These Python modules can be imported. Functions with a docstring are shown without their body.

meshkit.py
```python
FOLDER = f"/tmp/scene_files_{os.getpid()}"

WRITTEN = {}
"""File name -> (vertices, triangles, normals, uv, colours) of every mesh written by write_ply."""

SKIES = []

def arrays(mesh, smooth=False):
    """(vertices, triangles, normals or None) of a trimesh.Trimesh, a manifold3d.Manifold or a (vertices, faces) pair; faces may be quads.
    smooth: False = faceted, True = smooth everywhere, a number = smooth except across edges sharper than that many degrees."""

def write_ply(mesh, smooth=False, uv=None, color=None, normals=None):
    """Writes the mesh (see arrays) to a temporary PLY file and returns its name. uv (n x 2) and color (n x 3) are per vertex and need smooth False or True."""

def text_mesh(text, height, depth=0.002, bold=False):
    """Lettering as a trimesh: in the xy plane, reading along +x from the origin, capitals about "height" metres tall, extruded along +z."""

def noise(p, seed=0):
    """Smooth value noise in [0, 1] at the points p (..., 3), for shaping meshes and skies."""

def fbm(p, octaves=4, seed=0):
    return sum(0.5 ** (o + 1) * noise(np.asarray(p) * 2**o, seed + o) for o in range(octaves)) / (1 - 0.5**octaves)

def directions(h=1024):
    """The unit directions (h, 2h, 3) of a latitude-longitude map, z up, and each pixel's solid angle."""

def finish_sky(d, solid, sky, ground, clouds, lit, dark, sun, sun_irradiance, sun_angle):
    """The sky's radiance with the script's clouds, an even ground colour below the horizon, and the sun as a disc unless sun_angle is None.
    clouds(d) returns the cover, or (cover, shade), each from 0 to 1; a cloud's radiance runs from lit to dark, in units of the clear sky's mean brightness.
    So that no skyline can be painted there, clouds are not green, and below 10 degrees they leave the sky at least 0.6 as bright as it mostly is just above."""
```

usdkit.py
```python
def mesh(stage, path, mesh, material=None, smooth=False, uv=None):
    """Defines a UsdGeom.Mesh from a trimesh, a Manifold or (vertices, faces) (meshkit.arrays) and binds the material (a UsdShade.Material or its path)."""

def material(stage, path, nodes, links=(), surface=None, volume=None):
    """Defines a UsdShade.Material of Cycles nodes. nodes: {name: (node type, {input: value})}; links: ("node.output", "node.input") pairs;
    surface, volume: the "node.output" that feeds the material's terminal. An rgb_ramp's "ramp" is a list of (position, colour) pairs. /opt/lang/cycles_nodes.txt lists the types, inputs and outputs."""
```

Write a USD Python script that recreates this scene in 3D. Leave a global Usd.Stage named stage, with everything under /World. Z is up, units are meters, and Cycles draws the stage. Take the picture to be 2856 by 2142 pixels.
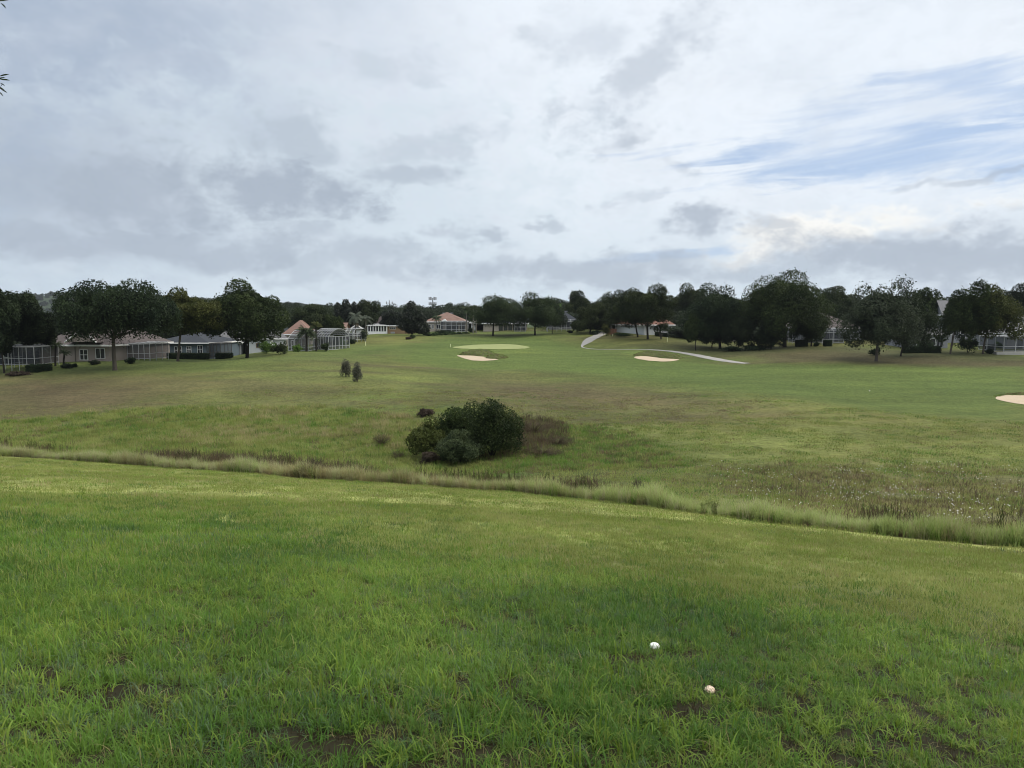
import math, random
import numpy as np, trimesh, usdkit, meshkit
from pxr import Usd, UsdGeom, UsdLux, UsdShade, Gf, Sdf, Vt
from scipy.interpolate import RBFInterpolator

# ------------------------------------------------------------------ camera, sky, sun
stage = Usd.Stage.CreateInMemory()
UsdGeom.SetStageUpAxis(stage, 'Z'); UsdGeom.SetStageMetersPerUnit(stage, 1.0)
UsdGeom.Xform.Define(stage, '/World'); UsdGeom.Scope.Define(stage, '/World/Looks')
W0, H0, F0, HOR = 2856.0, 2142.0, 2039.0, 887.0          # picture size, focal length and horizon row, in photograph pixels
PITCH = math.atan((H0 / 2 - HOR) / F0)
cam = UsdGeom.Camera.Define(stage, '/World/camera')
cam.CreateHorizontalApertureAttr(36.0); cam.CreateVerticalApertureAttr(27.0)
cam.CreateFocalLengthAttr(36.0 * F0 / W0)
cam.CreateClippingRangeAttr(Gf.Vec2f(0.05, 20000))
cam.AddRotateXOp().Set(90 - math.degrees(PITCH))
EXPOSURE = 0.14
cam.CreateExposureAttr(EXPOSURE)
SUN_AZ, SUN_EL, SUN_I, SUN_ANGLE = math.radians(78), math.radians(36), 0.4, 14.0
SKY_STRENGTH = 0.1
LK = '/World/Looks/'
fw, up, rt = np.array([0, math.cos(PITCH), -math.sin(PITCH)]), np.array([0, math.sin(PITCH), math.cos(PITCH)]), np.array([1.0, 0, 0])

def ray(sx, sy):
    return fw + (sx - W0 / 2) / F0 * rt + (H0 / 2 - sy) / F0 * up
def at(sx, sy, d):
    """the point seen at photograph pixel (sx, sy), y = d metres ahead"""
    r = ray(sx, sy); return r * (d / r[1])
def azel(vx, vy):
    r = ray(vx * 1.29114, vy * 1.29114); r = r / np.linalg.norm(r)
    return math.degrees(math.atan2(r[0], r[1])), math.degrees(math.asin(r[2]))

class Out:
    def __init__(s, n, o): s.n, s.o = n, o
class Graph:
    """collects Cycles nodes for one material"""
    def __init__(s): s.nodes, s.links = {}, []
    def add(s, kind, out, **inp):
        name = f'n{len(s.nodes)}'; vals = {}
        for k, v in inp.items():
            if isinstance(v, Out): s.links.append((f'{v.n}.{v.o}', f'{name}.{k}'))
            else: vals[k] = v
        s.nodes[name] = (kind, vals); return Out(name, out)
    def m(s, op, a, b=0.0, c=0.0): return s.add('math', 'value', math_type=op, value1=a, value2=b, value3=c)
    def noise(s, vec, scale, detail=4, rough=0.5, dist=0.0, out='fac'):
        return s.add('noise_texture', out, vector=vec, scale=scale, detail=detail, roughness=rough, distortion=dist)
    def mapr(s, v, a, b, c=0.0, d=1.0, kind='smoothstep'):
        return s.add('map_range', 'result', range_type=kind, value=v, from_min=a, from_max=b, to_min=c, to_max=d, clamp=True)
    def mix(s, f, a, b, t='mix'): return s.add('mix_color', 'result', blend_type=t, fac=f, a=a, b=b)
    def xyz(s, x, y, z): return s.add('combine_xyz', 'vector', x=x, y=y, z=z)
    def scale(s, v, sc): return s.add('mapping', 'vector', vector=v, scale=sc)
    def build(s, name, surface, volume=False):
        ref = f'{surface.n}.{surface.o}'
        return usdkit.material(stage, LK + name, s.nodes, s.links, **({'volume': ref} if volume else {'surface': ref}))

def sky():
    g = Graph()
    D = g.add('texture_coordinate', 'generated')
    sp = g.add('separate_xyz', 'x', vector=D)
    x, y, z = Out(sp.n, 'x'), Out(sp.n, 'y'), Out(sp.n, 'z')
    az = g.m('multiply', g.m('arctan2', x, y), 57.2958)
    el = g.m('multiply', g.m('arcsine', g.m('minimum', g.m('maximum', z, -1.0), 1.0)), 57.2958)
    P = g.xyz(az, g.m('multiply', el, 1.7), 0.0)                      # flattened, as layered clouds seen low over the land
    PS = g.xyz(g.m('multiply', az, 0.28), g.m('multiply', g.m('add', el, g.m('multiply', az, -0.06)), 2.2), 3.0)   # streaks
    n_big = g.noise(P, 0.045, 3, 0.5)
    n_mid = g.noise(P, 0.16, 7, 0.6, 0.4)
    n_wx = g.noise(P, 0.11, 4, 0.6)
    n_wy = g.noise(g.xyz(az, g.m('multiply', el, 1.7), 17.0), 0.11, 4, 0.6)
    n_fine = g.noise(P, 0.55, 6, 0.62, 0.3)
    n_str = g.noise(PS, 0.35, 6, 0.6, 0.9)
    wx, wy = g.m('multiply_add', n_wx, 16.0, -8.0), g.m('multiply_add', n_wy, 7.0, -3.5)
    azw, elw = g.m('add', az, wx), g.m('add', el, wy)
    n_puff = g.noise(g.xyz(az, g.m('multiply', el, 1.5), 40.0), 0.42, 8, 0.62, 0.25)
    soft = g.m('add', g.m('multiply_add', n_puff, 2.6, -1.3), g.m('add', g.m('multiply_add', n_mid, 1.4, -0.7), g.m('multiply_add', n_fine, 0.8, -0.4)))
    def blob(vx, vy, rx, ry, k, base_az=azw, base_el=elw, rag=soft, lo=1.7, hi=0.35, tilt=0.0):
        a0, e0 = azel(vx, vy)
        da, de = g.m('subtract', base_az, a0), g.m('subtract', base_el, e0)
        if tilt: de = g.m('subtract', de, g.m('multiply', da, tilt))
        u = g.m('multiply', da, 27.6 / rx); v = g.m('multiply', de, 27.6 / ry)
        d = g.m('sqrt', g.m('multiply_add', u, u, g.m('multiply', v, v)))
        return g.m('multiply', g.mapr(g.m('add', d, rag), lo, hi), k)
    def union(bl):
        r = bl[0]
        for b in bl[1:]: r = g.m('maximum', r, b)
        return r
    T = 1.0 / SKY_STRENGTH
    def col(r, gr, b): return (r * T, gr * T, b * T)
    # the even sheet of high cloud: greyer to the left, whiter to the right, a little bluish towards the horizon
    side = g.mapr(g.m('add', az, g.m('multiply_add', n_big, 26.0, -13.0)), -36.0, 6.0)
    base = g.mix(side, col(.37, .445, .56), col(.77, .83, .90))
    low = g.mapr(g.m('add', el, g.m('multiply_add', n_big, 6.0, -3.0)), 11.0, 0.5)
    base = g.mix(g.m('multiply', low, 0.75), base, col(.55, .645, .72))
    veil = g.m('multiply', g.mapr(n_mid, 0.42, 0.68), 0.22)
    base = g.mix(veil, base, col(.50, .56, .64))
    base = g.mix(g.m('multiply', g.mapr(n_wx, 0.4, 0.7), 0.25), base, col(.80, .84, .89))
    base = g.mix(g.m('multiply', g.mapr(n_puff, 0.5, 0.75), 0.16), base, col(.46, .52, .60))
    midl = blob(560, 600, 420, 110, 0.55, lo=1.3, hi=0.1)              # paler gap between the two grey masses on the left
    mid2 = blob(700, 430, 560, 210, 0.75, lo=1.5, hi=0.1)
    base = g.mix(g.m('maximum', midl, mid2), base, col(.60, .69, .76))
    # openings of clear blue, seen through streaky cirrus
    rag_b = g.m('add', g.m('multiply_add', n_str, 2.4, -1.2), g.m('multiply_add', n_fine, 0.5, -0.25))
    blue = union([blob(1890, 325, 400, 62, .95, az, el, rag_b, 1.2, 0.45), blob(2000, 222, 320, 56, 0.7, az, el, rag_b, 1.2, 0.4),
                  blob(2190, 325, 150, 55, 1.0, az, el, rag_b, 1.2, 0.4), blob(1480, 548, 190, 13, 0.8, az, el, rag_b, 1.2, 0.4, 0.07)])
    clear = g.add('sky_texture', 'color', sky_type='single_scattering', sun_disc=False, sun_elevation=SUN_EL, sun_rotation=SUN_AZ, altitude=50.0, air_density=1.0, aerosol_density=0.6, ozone_density=2.0)
    clear = g.mix(0.75, clear, col(.44, .56, .77))
    wisp = g.mapr(g.noise(PS, 0.22, 7, 0.6, 0.5), 0.34, 0.6, 0.25, 1.0)
    base = g.mix(g.m('multiply', blue, wisp), base, clear)
    lit = union([blob(1790, 515, 190, 26, 0.9, rag=soft, tilt=0.12), blob(1680, 535, 120, 15, 0.8, tilt=0.1)])
    base = g.mix(lit, base, col(.92, .91, .87))
    # lower, darker cumulus in front of the sheet
    dark = union([blob(300, 415, 190, 80, .85), blob(625, 305, 100, 50, .55), blob(640, 420, 125, 58, .9), blob(880, 385, 85, 26, .6),
                  blob(330, 535, 340, 40, .75), blob(70, 395, 120, 75, .6), blob(800, 560, 130, 38, .6), blob(1400, 150, 130, 44, .5, tilt=0.55),
                  blob(1350, 308, 62, 24, .6), blob(1500, 492, 85, 22, .8), blob(2020, 560, 290, 46, .8), blob(1250, 592, 340, 32, .7),
                  blob(1050, 515, 42, 18, .65), blob(672, 525, 50, 20, .6), blob(1700, 512, 60, 14, .55), blob(920, 320, 130, 22, .35, tilt=0.25),
                  blob(2120, 385, 100, 9, .5, tilt=0.1), blob(1180, 490, 36, 9, .5), blob(1680, 590, 300, 26, .6), blob(1480, 385, 28, 14, .35), blob(960, 480, 55, 16, .45), blob(870, 575, 70, 26, .55), blob(1090, 570, 60, 20, .5), blob(1560, 560, 60, 16, .4), blob(240, 290, 60, 22, .3), blob(1240, 95, 70, 30, .3), blob(840, 130, 60, 26, .25), blob(700, 590, 80, 24, .5), blob(1340, 440, 60, 10, .3, tilt=.2)])
    shade = g.mix(n_mid, col(.30, .355, .44), col(.43, .49, .575))
    c = g.mix(dark, base, shade)
    # an overcast sky is brighter overhead than near the horizon
    c = g.add('vector_math', 'vector', math_type='scale', vector1=c, scale=g.mapr(el, 21.0, 70.0, 1.0, 2.4, 'smoothstep'))
    c = g.mix(g.mapr(el, 24.0, 55.0), c, g.mix(1.0, c, (1.12, 1.0, 0.86), 'multiply'))      # the sheet overhead is a neutral grey-white
    bg = g.add('background_shader', 'background', color=c, strength=SKY_STRENGTH)
    m = g.build('sky_look', bg)
    dome = UsdLux.DomeLight.Define(stage, '/World/sky')
    UsdShade.MaterialBindingAPI.Apply(dome.GetPrim()).Bind(m)
    for k, v in (('kind', 'structure'), ('label', 'overcast sky of grey and white cloud with a blue opening'), ('category', 'sky')): dome.GetPrim().SetCustomDataByKey(k, v)
sky()
sun = UsdLux.DistantLight.Define(stage, '/World/sun')
sun.CreateIntensityAttr(SUN_I); sun.CreateAngleAttr(SUN_ANGLE); sun.CreateColorAttr(Gf.Vec3f(1.0, 0.93, 0.82)); sun.CreateNormalizeAttr(True)
sun.AddRotateZOp().Set(-math.degrees(SUN_AZ)); sun.AddRotateXOp().Set(math.degrees(SUN_EL) - 90)

# ------------------------------------------------------------------ helpers
used = {}
def numbered(parent, name):
    k = (parent, name); n = used.get(k, 0); used[k] = n + 1
    return f'{parent}/{name}' if n == 0 else f'{parent}/{name}_{n:03d}'
def tag(p, label=None, cat=None, group=None, kind=None):
    p = p.GetPrim() if hasattr(p, 'GetPrim') else p
    for k, v in (('label', label), ('category', cat), ('group', group), ('kind', kind)):
        if v: p.SetCustomDataByKey(k, v)
    return p
def path_of(p): return '/World' if p is None else str(p.GetPath() if hasattr(p, 'GetPath') else p)
def obj(name, mesh, mat, parent=None, smooth=False):
    return usdkit.mesh(stage, numbered(path_of(parent), name), mesh, mat, smooth)
def thing(name, label, cat, loc=(0, 0, 0), rotz=0.0, group=None, kind=None, scale=None):
    x = UsdGeom.Xform.Define(stage, numbered('/World', name))
    x.AddTranslateOp().Set(Gf.Vec3d(*map(float, loc)))
    if rotz: x.AddRotateZOp().Set(float(rotz))
    if scale is not None: x.AddScaleOp().Set(Gf.Vec3f(*map(float, np.broadcast_to(scale, 3))))
    tag(x, label, cat, group, kind); return x
def dup(root, name, label, cat, loc, rotz, scale, group):
    x = thing(name, label, cat, loc, rotz, group, None, scale)
    x.GetPrim().GetReferences().AddInternalReference(root if isinstance(root, Sdf.Path) else root.GetPath())
    x.GetPrim().SetInstanceable(True); return x
class MB:
    """boxes, bars and tubes gathered into one mesh"""
    def __init__(s): s.v, s.f, s.n = [], [], 0
    def raw(s, v, f):
        s.v.append(np.asarray(v, float)); s.f.append(np.asarray(f, int) + s.n); s.n += len(v)
    def box(s, x0, x1, y0, y1, z0, z1):
        v = np.array([[x, y, z] for x in (x0, x1) for y in (y0, y1) for z in (z0, z1)])
        s.raw(v, [[0, 1, 3], [0, 3, 2], [4, 6, 7], [4, 7, 5], [0, 4, 5], [0, 5, 1], [2, 3, 7], [2, 7, 6], [0, 2, 6], [0, 6, 4], [1, 5, 7], [1, 7, 3]])
    def poly(s, pts):
        s.raw(pts, [[0, i, i + 1] for i in range(1, len(pts) - 1)])
    def tube(s, pts, radii, n=7, cap=True):
        pts = np.asarray(pts, float); radii = np.broadcast_to(radii, len(pts)); rings = []
        for i in range(len(pts)):
            t = pts[min(i + 1, len(pts) - 1)] - pts[max(i - 1, 0)]; t = t / (np.linalg.norm(t) + 1e-9)
            a = np.cross(t, [0.31, 0.95, 0.05] if abs(t[2]) > 0.8 else [0, 0, 1]); a /= np.linalg.norm(a) + 1e-9; b = np.cross(t, a)
            th = np.arange(n) * 2 * math.pi / n
            rings.append(pts[i] + radii[i] * (np.cos(th)[:, None] * a + np.sin(th)[:, None] * b))
        v = np.vstack(rings); f = []
        for i in range(len(pts) - 1):
            for j in range(n):
                a, b = i * n + j, i * n + (j + 1) % n
                f += [[a, b, b + n], [a, b + n, a + n]]
        if cap:
            f += [[(len(pts) - 1) * n, (len(pts) - 1) * n + j, (len(pts) - 1) * n + j + 1] for j in range(1, n - 1)]
        s.raw(v, f)
    def bar(s, p, q, w):
        s.tube([p, q], w * 0.6, 4)
    def mesh(s): return np.vstack(s.v), np.vstack(s.f)

# ------------------------------------------------------------------ materials
def plain(name, c, rough=0.8, var=0.15, scale=3.0, spec=0.3, bump=0.0, metallic=0.0):
    g = Graph(); pos = g.add('geometry', 'position')
    n = g.noise(pos, scale, 5, 0.6)
    cc = g.mix(n, tuple(x * (1 - var) for x in c), tuple(min(1, x * (1 + var)) for x in c))
    k = dict(base_color=cc, roughness=rough, specular_ior_level=spec, metallic=metallic)
    if bump: k['normal'] = g.add('bump', 'normal', height=g.noise(pos, scale * 8, 3), strength=bump, distance=0.02)
    return g.build(name, g.add('principled_bsdf', 'BSDF', **k))
def leafy(name, c1, c2, trans=0.25, big=0.35, rough=0.6, spec=0.12):
    """leaves: tone differs from leaf to leaf, from tree to tree and slowly through space"""
    g = Graph(); pos = g.add('geometry', 'position'); isl = g.add('geometry', 'random_per_island'); rnd = g.add('object_info', 'random')
    n = g.noise(pos, big, 3, 0.55)
    f = g.m('add', g.m('multiply', isl, 0.42), g.mapr(n, 0.32, 0.68, 0.0, 0.58))
    c = g.mix(f, c1, c2)
    c = g.add('hsv', 'color', color=c, hue=g.m('multiply_add', rnd, 0.02, 0.49), value=g.m('multiply_add', rnd, 0.3, 0.85))
    p = g.add('principled_bsdf', 'BSDF', base_color=c, roughness=rough, specular_ior_level=spec)
    t = g.add('translucent_bsdf', 'BSDF', color=c)
    return g.build(name, g.add('mix_closure', 'closure', fac=trans, closure1=p, closure2=t))
def roofing(name, c, stain=0.35):
    g = Graph(); pos = g.add('geometry', 'position')
    n = g.noise(g.scale(pos, (1, 1, 0.35)), 0.6, 5, 0.6); f = g.noise(pos, 5.0, 3, 0.6)
    cc = g.mix(g.m('multiply', g.mapr(n, 0.45, 0.75), stain), c, tuple(x * 0.45 for x in c))
    cc = g.mix(g.mapr(f, 0.3, 0.7, 0, 0.35), cc, tuple(x * 1.35 for x in c))
    w = g.add('wave_texture', 'fac', wave_type='bands', bands_direction='z', vector=pos, scale=1.6, distortion=0.4)
    return g.build(name, g.add('principled_bsdf', 'BSDF', base_color=cc, roughness=0.9, specular_ior_level=0.15, normal=g.add('bump', 'normal', height=w, strength=0.4, distance=0.02)))
M = {}
M['oak'] = leafy('oak_leaf', (.014, .024, .008), (.060, .082, .024))
M['dark'] = leafy('dark_leaf', (.011, .019, .010), (.042, .060, .024))
M['olive'] = leafy('olive_leaf', (.032, .044, .012), (.105, .115, .030))
M['mid'] = leafy('mid_leaf', (.020, .032, .013), (.060, .078, .030))
M['grey'] = leafy('grey_leaf', (.026, .036, .022), (.070, .086, .050))
M['far'] = leafy('far_leaf', (.018, .028, .015), (.046, .060, .030))
M['magnolia'] = leafy('magnolia_leaf', (.008, .013, .008), (.022, .030, .014), spec=0.3, rough=0.45)
M['yellow'] = leafy('yellow_leaf', (.032, .048, .012), (.105, .125, .032))
M['greybush'] = leafy('grey_bush_leaf', (.075, .08, .055), (.18, .18, .13), big=1.2)
M['willow'] = leafy('willow_leaf', (.036, .055, .024), (.12, .15, .068), big=1.2)
M['thick'] = leafy('thicket_leaf', (.015, .028, .009), (.060, .088, .024), big=1.0)
M['shrub'] = leafy('shrub_leaf', (.02, .038, .014), (.06, .085, .03), big=1.2)
M['pale'] = leafy('pale_leaf', (.10, .11, .075), (.22, .22, .16), big=1.2)
M['lime'] = leafy('lime_leaf', (.06, .11, .02), (.13, .2, .05), big=1.2)
M['s_lime'] = leafy('strip_lime', (.24, .30, .09), (.42, .48, .19), .4, .4, .55, .2)
M['hedge'] = leafy('hedge_leaf', (.014, .025, .012), (.036, .052, .024), big=1.2)
M['brush'] = leafy('brush_twig', (.075, .06, .036), (.16, .125, .08), 0.1, 1.0)
M['redbrush'] = leafy('red_brush', (.045, .035, .026), (.095, .07, .052), 0.1, 1.0)
M['palm'] = leafy('palm_leaf', (.028, .045, .02), (.075, .095, .045), big=0.8)
M['palmgrey'] = leafy('palm_grey_leaf', (.06, .075, .055), (.13, .15, .11), big=0.8)
M['palmdry'] = leafy('palm_dry_leaf', (.09, .075, .045), (.17, .14, .09), big=0.8)
M['bark'] = plain('bark', (.075, .065, .055), 0.95, 0.4, 4.0, 0.1, 0.6)
M['bark_dark'] = plain('bark_dark', (.03, .027, .024), 0.95, 0.4, 4.0, 0.1, 0.6)
M['bark_pale'] = plain('bark_pale', (.16, .15, .13), 0.95, 0.3, 4.0, 0.1, 0.5)
M['wall_taupe'] = plain('wall_taupe', (.27, .235, .22), 0.9, 0.06, 0.8, 0.2, 0.15)
M['wall_blue'] = plain('wall_blue', (.11, .14, .165), 0.9, 0.06, 0.8, 0.2, 0.15)
M['wall_white'] = plain('wall_white', (.50, .52, .54), 0.9, 0.05, 0.8, 0.2, 0.1)
M['wall_cream'] = plain('wall_cream', (.33, .30, .26), 0.9, 0.06, 0.8, 0.2, 0.15)
M['wall_tan'] = plain('wall_tan', (.25, .17, .10), 0.9, 0.08, 0.8, 0.2, 0.15)
M['wall_grey'] = plain('wall_grey', (.22, .23, .245), 0.9, 0.06, 0.8, 0.2, 0.15)
M['trim'] = plain('white_trim', (.72, .72, .72), 0.5, 0.04, 2.0, 0.4)
M['frame'] = plain('white_aluminium', (.35, .36, .37), 0.4, 0.05, 2.0, 0.5)
M['bronze'] = plain('bronze_frame', (.05, .045, .04), 0.45, 0.1, 2.0, 0.5)
M['roof_brown'] = roofing('roof_brown', (.105, .09, .088))
M['roof_slate'] = roofing('roof_slate', (.045, .05, .06))
M['roof_red'] = roofing('roof_red', (.19, .105, .08))
M['roof_salmon'] = roofing('roof_salmon', (.215, .14, .115), 0.5)
M['roof_grey'] = roofing('roof_grey', (.16, .16, .165))
M['concrete'] = plain('concrete', (.33, .32, .30), 0.9, 0.2, 1.2, 0.2, 0.3)
M['sand'] = plain('bunker_sand', (.50, .41, .30), 0.95, 0.13, 0.9, 0.05, 0.4)
M['wood'] = plain('brown_wood', (.12, .06, .04), 0.85, 0.3, 2.0, 0.2, 0.3)
M['steel'] = plain('grey_steel', (.25, .26, .27), 0.5, 0.1, 1.0, 0.5)
M['dark'+'_inside'] = plain('dark_interior', (.02, .02, .022), 0.8, 0.2, 1.0, 0.2)
M['marker'] = plain('pale_yellow_paint', (.72, .74, .42), 0.5, 0.05)
M['white'] = plain('white_paint', (.8, .8, .78), 0.4, 0.03)
M['cap_white'] = plain('white_cap', (.80, .81, .78), 0.5, 0.05, 60.0, 0.4)
M['stem'] = plain('mushroom_stem', (.62, .58, .5), 0.7, 0.1, 60.0, 0.2)
g = Graph(); pos = g.add('geometry', 'position')
vo = g.add('voronoi_texture', 'distance', feature='distance_to_edge', vector=pos, scale=70.0)
M['cap_cream'] = g.build('cream_cracked_cap', g.add('principled_bsdf', 'BSDF', roughness=0.7, base_color=g.mix(g.mapr(vo, 0.02, 0.09), (.23, .13, .08), (.74, .60, .46))))
g = Graph()
M['glass'] = g.build('window_glass', g.add('principled_bsdf', 'BSDF', base_color=(.025, .028, .032), roughness=0.08, specular_ior_level=0.6))
g = Graph()
M['screen'] = g.build('insect_screen', g.add('mix_closure', 'closure', fac=0.58, closure1=g.add('transparent_bsdf', 'BSDF', color=(1, 1, 1)), closure2=g.add('diffuse_bsdf', 'BSDF', color=(.035, .038, .042))))

# ------------------------------------------------------------------ terrain
def V(vx, vy, d): return at(vx * 1.29114, vy * 1.29114, d)
LA, LB, LC = -1.24, -0.0557, -0.196                       # the sloping lawn under the camera: z = LA + LB x + LC y
def on_lawn(vx, vy):
    r = ray(vx * 1.29114, vy * 1.29114); t = LA / (r[2] - LB * r[0] - LC * r[1]); return r * t
EDGE_V = [(-250, 962), (0, 982), (300, 1001), (600, 1028), (850, 1046), (1100, 1064), (1400, 1096), (1700, 1131), (1950, 1156), (2212, 1180), (2600, 1212)]
EDGE = np.array([on_lawn(*p) for p in EDGE_V])
EDGE = EDGE[np.argsort(EDGE[:, 0])]
EL_DIR = (EDGE[-1] - EDGE[0])[:2]; EL_DIR /= np.linalg.norm(EL_DIR); EL_N = np.array([-EL_DIR[1], EL_DIR[0]])
if EL_N[1] < 0: EL_N = -EL_N
def beyond_edge(x, y):
    """metres past the edge of the lawn (negative on the lawn)"""
    s = (np.asarray(x) - EDGE[0, 0]) * EL_DIR[0] + (np.asarray(y) - EDGE[0, 1]) * EL_DIR[1]
    es = (EDGE[:, 0] - EDGE[0, 0]) * EL_DIR[0] + (EDGE[:, 1] - EDGE[0, 1]) * EL_DIR[1]
    en = (EDGE[:, 0] - EDGE[0, 0]) * EL_N[0] + (EDGE[:, 1] - EDGE[0, 1]) * EL_N[1]
    n = (np.asarray(x) - EDGE[0, 0]) * EL_N[0] + (np.asarray(y) - EDGE[0, 1]) * EL_N[1]
    return n - np.interp(s, es, en)
ctrl = [V(*p) for p in [
    (0, 912, 62), (0, 965, 50), (350, 880, 67), (450, 945, 52), (450, 878, 67), (700, 890, 63), (700, 985, 45), (0, 800, 100), (-300, 900, 62), (-300, 800, 100),
    (250, 784, 108), (500, 773, 128), (540, 768, 122), (670, 757, 138), (780, 740, 165), (830, 721, 197), (970, 717, 205), (1100, 716, 200), (1250, 715, 198),
    (1060, 750, 150), (1060, 743, 166), (1030, 772, 127), (1030, 803, 104), (900, 780, 117), (750, 815, 86), (1000, 860, 71), (1000, 902, 58), (975, 1010, 44.5), (870, 965, 50),
    (1200, 930, 56), (1200, 1000, 44), (1400, 905, 61), (1400, 1000, 42), (1500, 1062, 32), (1800, 1000, 40), (1800, 1080, 29), (2100, 1055, 33), (2200, 1115, 25), (2500, 1120, 25),
    (1800, 900, 60), (2200, 905, 58), (2600, 905, 58), (2200, 862, 75), (2200, 810, 100), (2600, 800, 100), (1600, 832, 85), (1600, 795, 112), (1420, 777, 128), (1260, 752, 155),
    (1300, 723, 186), (1420, 724, 180), (1550, 746, 163), (1690, 749, 150), (1895, 777, 122), (2050, 763, 131), (2190, 760, 134), (1850, 741, 158), (2500, 760, 134), (1330, 770, 130), (1150, 790, 112)]]
for x, y in ((0, 2.5), (-3, 3), (3, 3), (0, 8), (-7, 10), (7, 10), (0, 16), (-14, 20), (0, 24), (0, 0), (-6, -4), (6, -4), (-12, 6), (12, 6)):
    ctrl.append(np.array([x, y, LA + LB * x + LC * y]))
ctrl += [e for e in EDGE]
ctrl += [np.array(p, float) for p in [(-30, -30, 3), (30, -30, 3), (0, -120, 3), (-200, 0, 0), (200, 0, -5), (-250, 300, -5), (-90, 300, -4.5), (0, 290, -3.8), (90, 290, -3.5), (250, 300, -4),
    (0, 480, -4), (-300, 480, -4), (300, 480, -4), (0, 1000, -5), (-700, 1000, -5), (700, 1000, -5), (0, 2500, -6), (-2200, 1500, -6), (2200, 1500, -6), (-2500, -1000, -3), (2500, -1000, -3), (0, -2500, -3)]]
ctrl = np.array(ctrl)
def warp(x, y):
    x, y = np.asarray(x, float), np.asarray(y, float); r = np.hypot(x, y) + 1e-6
    k = np.log1p(r / 12.0) / r
    return np.stack([x * k, y * k], -1)
_rbf = RBFInterpolator(warp(ctrl[:, 0], ctrl[:, 1]), ctrl[:, 2], kernel='thin_plate_spline', smoothing=0.002)
def gz(x, y):
    x, y = np.asarray(x, float), np.asarray(y, float); sh = np.broadcast(x, y).shape
    x, y = np.broadcast_to(x, sh).ravel(), np.broadcast_to(y, sh).ravel()
    z = _rbf(warp(x, y))
    r = np.hypot(x, y); p = np.stack([x, y, np.zeros_like(x)], -1)
    z = z + (meshkit.noise(p * 0.11, 5) - 0.5) * np.clip(r / 60, 0, 1) * 0.45 + (meshkit.noise(p * 0.9, 8) - 0.5) * 0.05
    return z.reshape(sh)
def hit(sx, sy, dmin=1.4, dmax=400):
    """where the line of sight through a photograph pixel meets the ground"""
    r = ray(sx, sy); d = np.geomspace(dmin, dmax, 900) / r[1]
    p = d[:, None] * r; below = p[:, 2] <= gz(p[:, 0], p[:, 1])
    i = int(np.argmax(below)) if below.any() else len(d) - 1
    return p[i]
def hitv(vx, vy, dmin=1.4): return hit(vx * 1.29114, vy * 1.29114, dmin)

def inside_soft(x, y, poly, soft):
    """1 inside a polygon on the ground, fading to 0 over soft metres across its border"""
    px, py = np.asarray(x).ravel(), np.asarray(y).ravel()
    dmin = np.full(px.shape, 1e9); ins = np.zeros(px.shape, bool); n = len(poly)
    for i in range(n):
        a, b = poly[i], poly[(i + 1) % n]
        e = b - a; L = e @ e + 1e-9
        t = np.clip(((px - a[0]) * e[0] + (py - a[1]) * e[1]) / L, 0, 1)
        dmin = np.minimum(dmin, np.hypot(px - a[0] - t * e[0], py - a[1] - t * e[1]))
        c = ((a[1] > py) != (b[1] > py)) & (px < (b[0] - a[0]) * (py - a[1]) / (b[1] - a[1] + 1e-12) + a[0])
        ins ^= c
    sd = np.where(ins, dmin, -dmin)
    t = np.clip(sd / soft * 0.5 + 0.5, 0, 1)
    return (t * t * (3 - 2 * t)).reshape(np.shape(x))
def zone(pts, dmin=30): return np.array([hitv(a, b, dmin)[:2] for a, b in pts])
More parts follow.
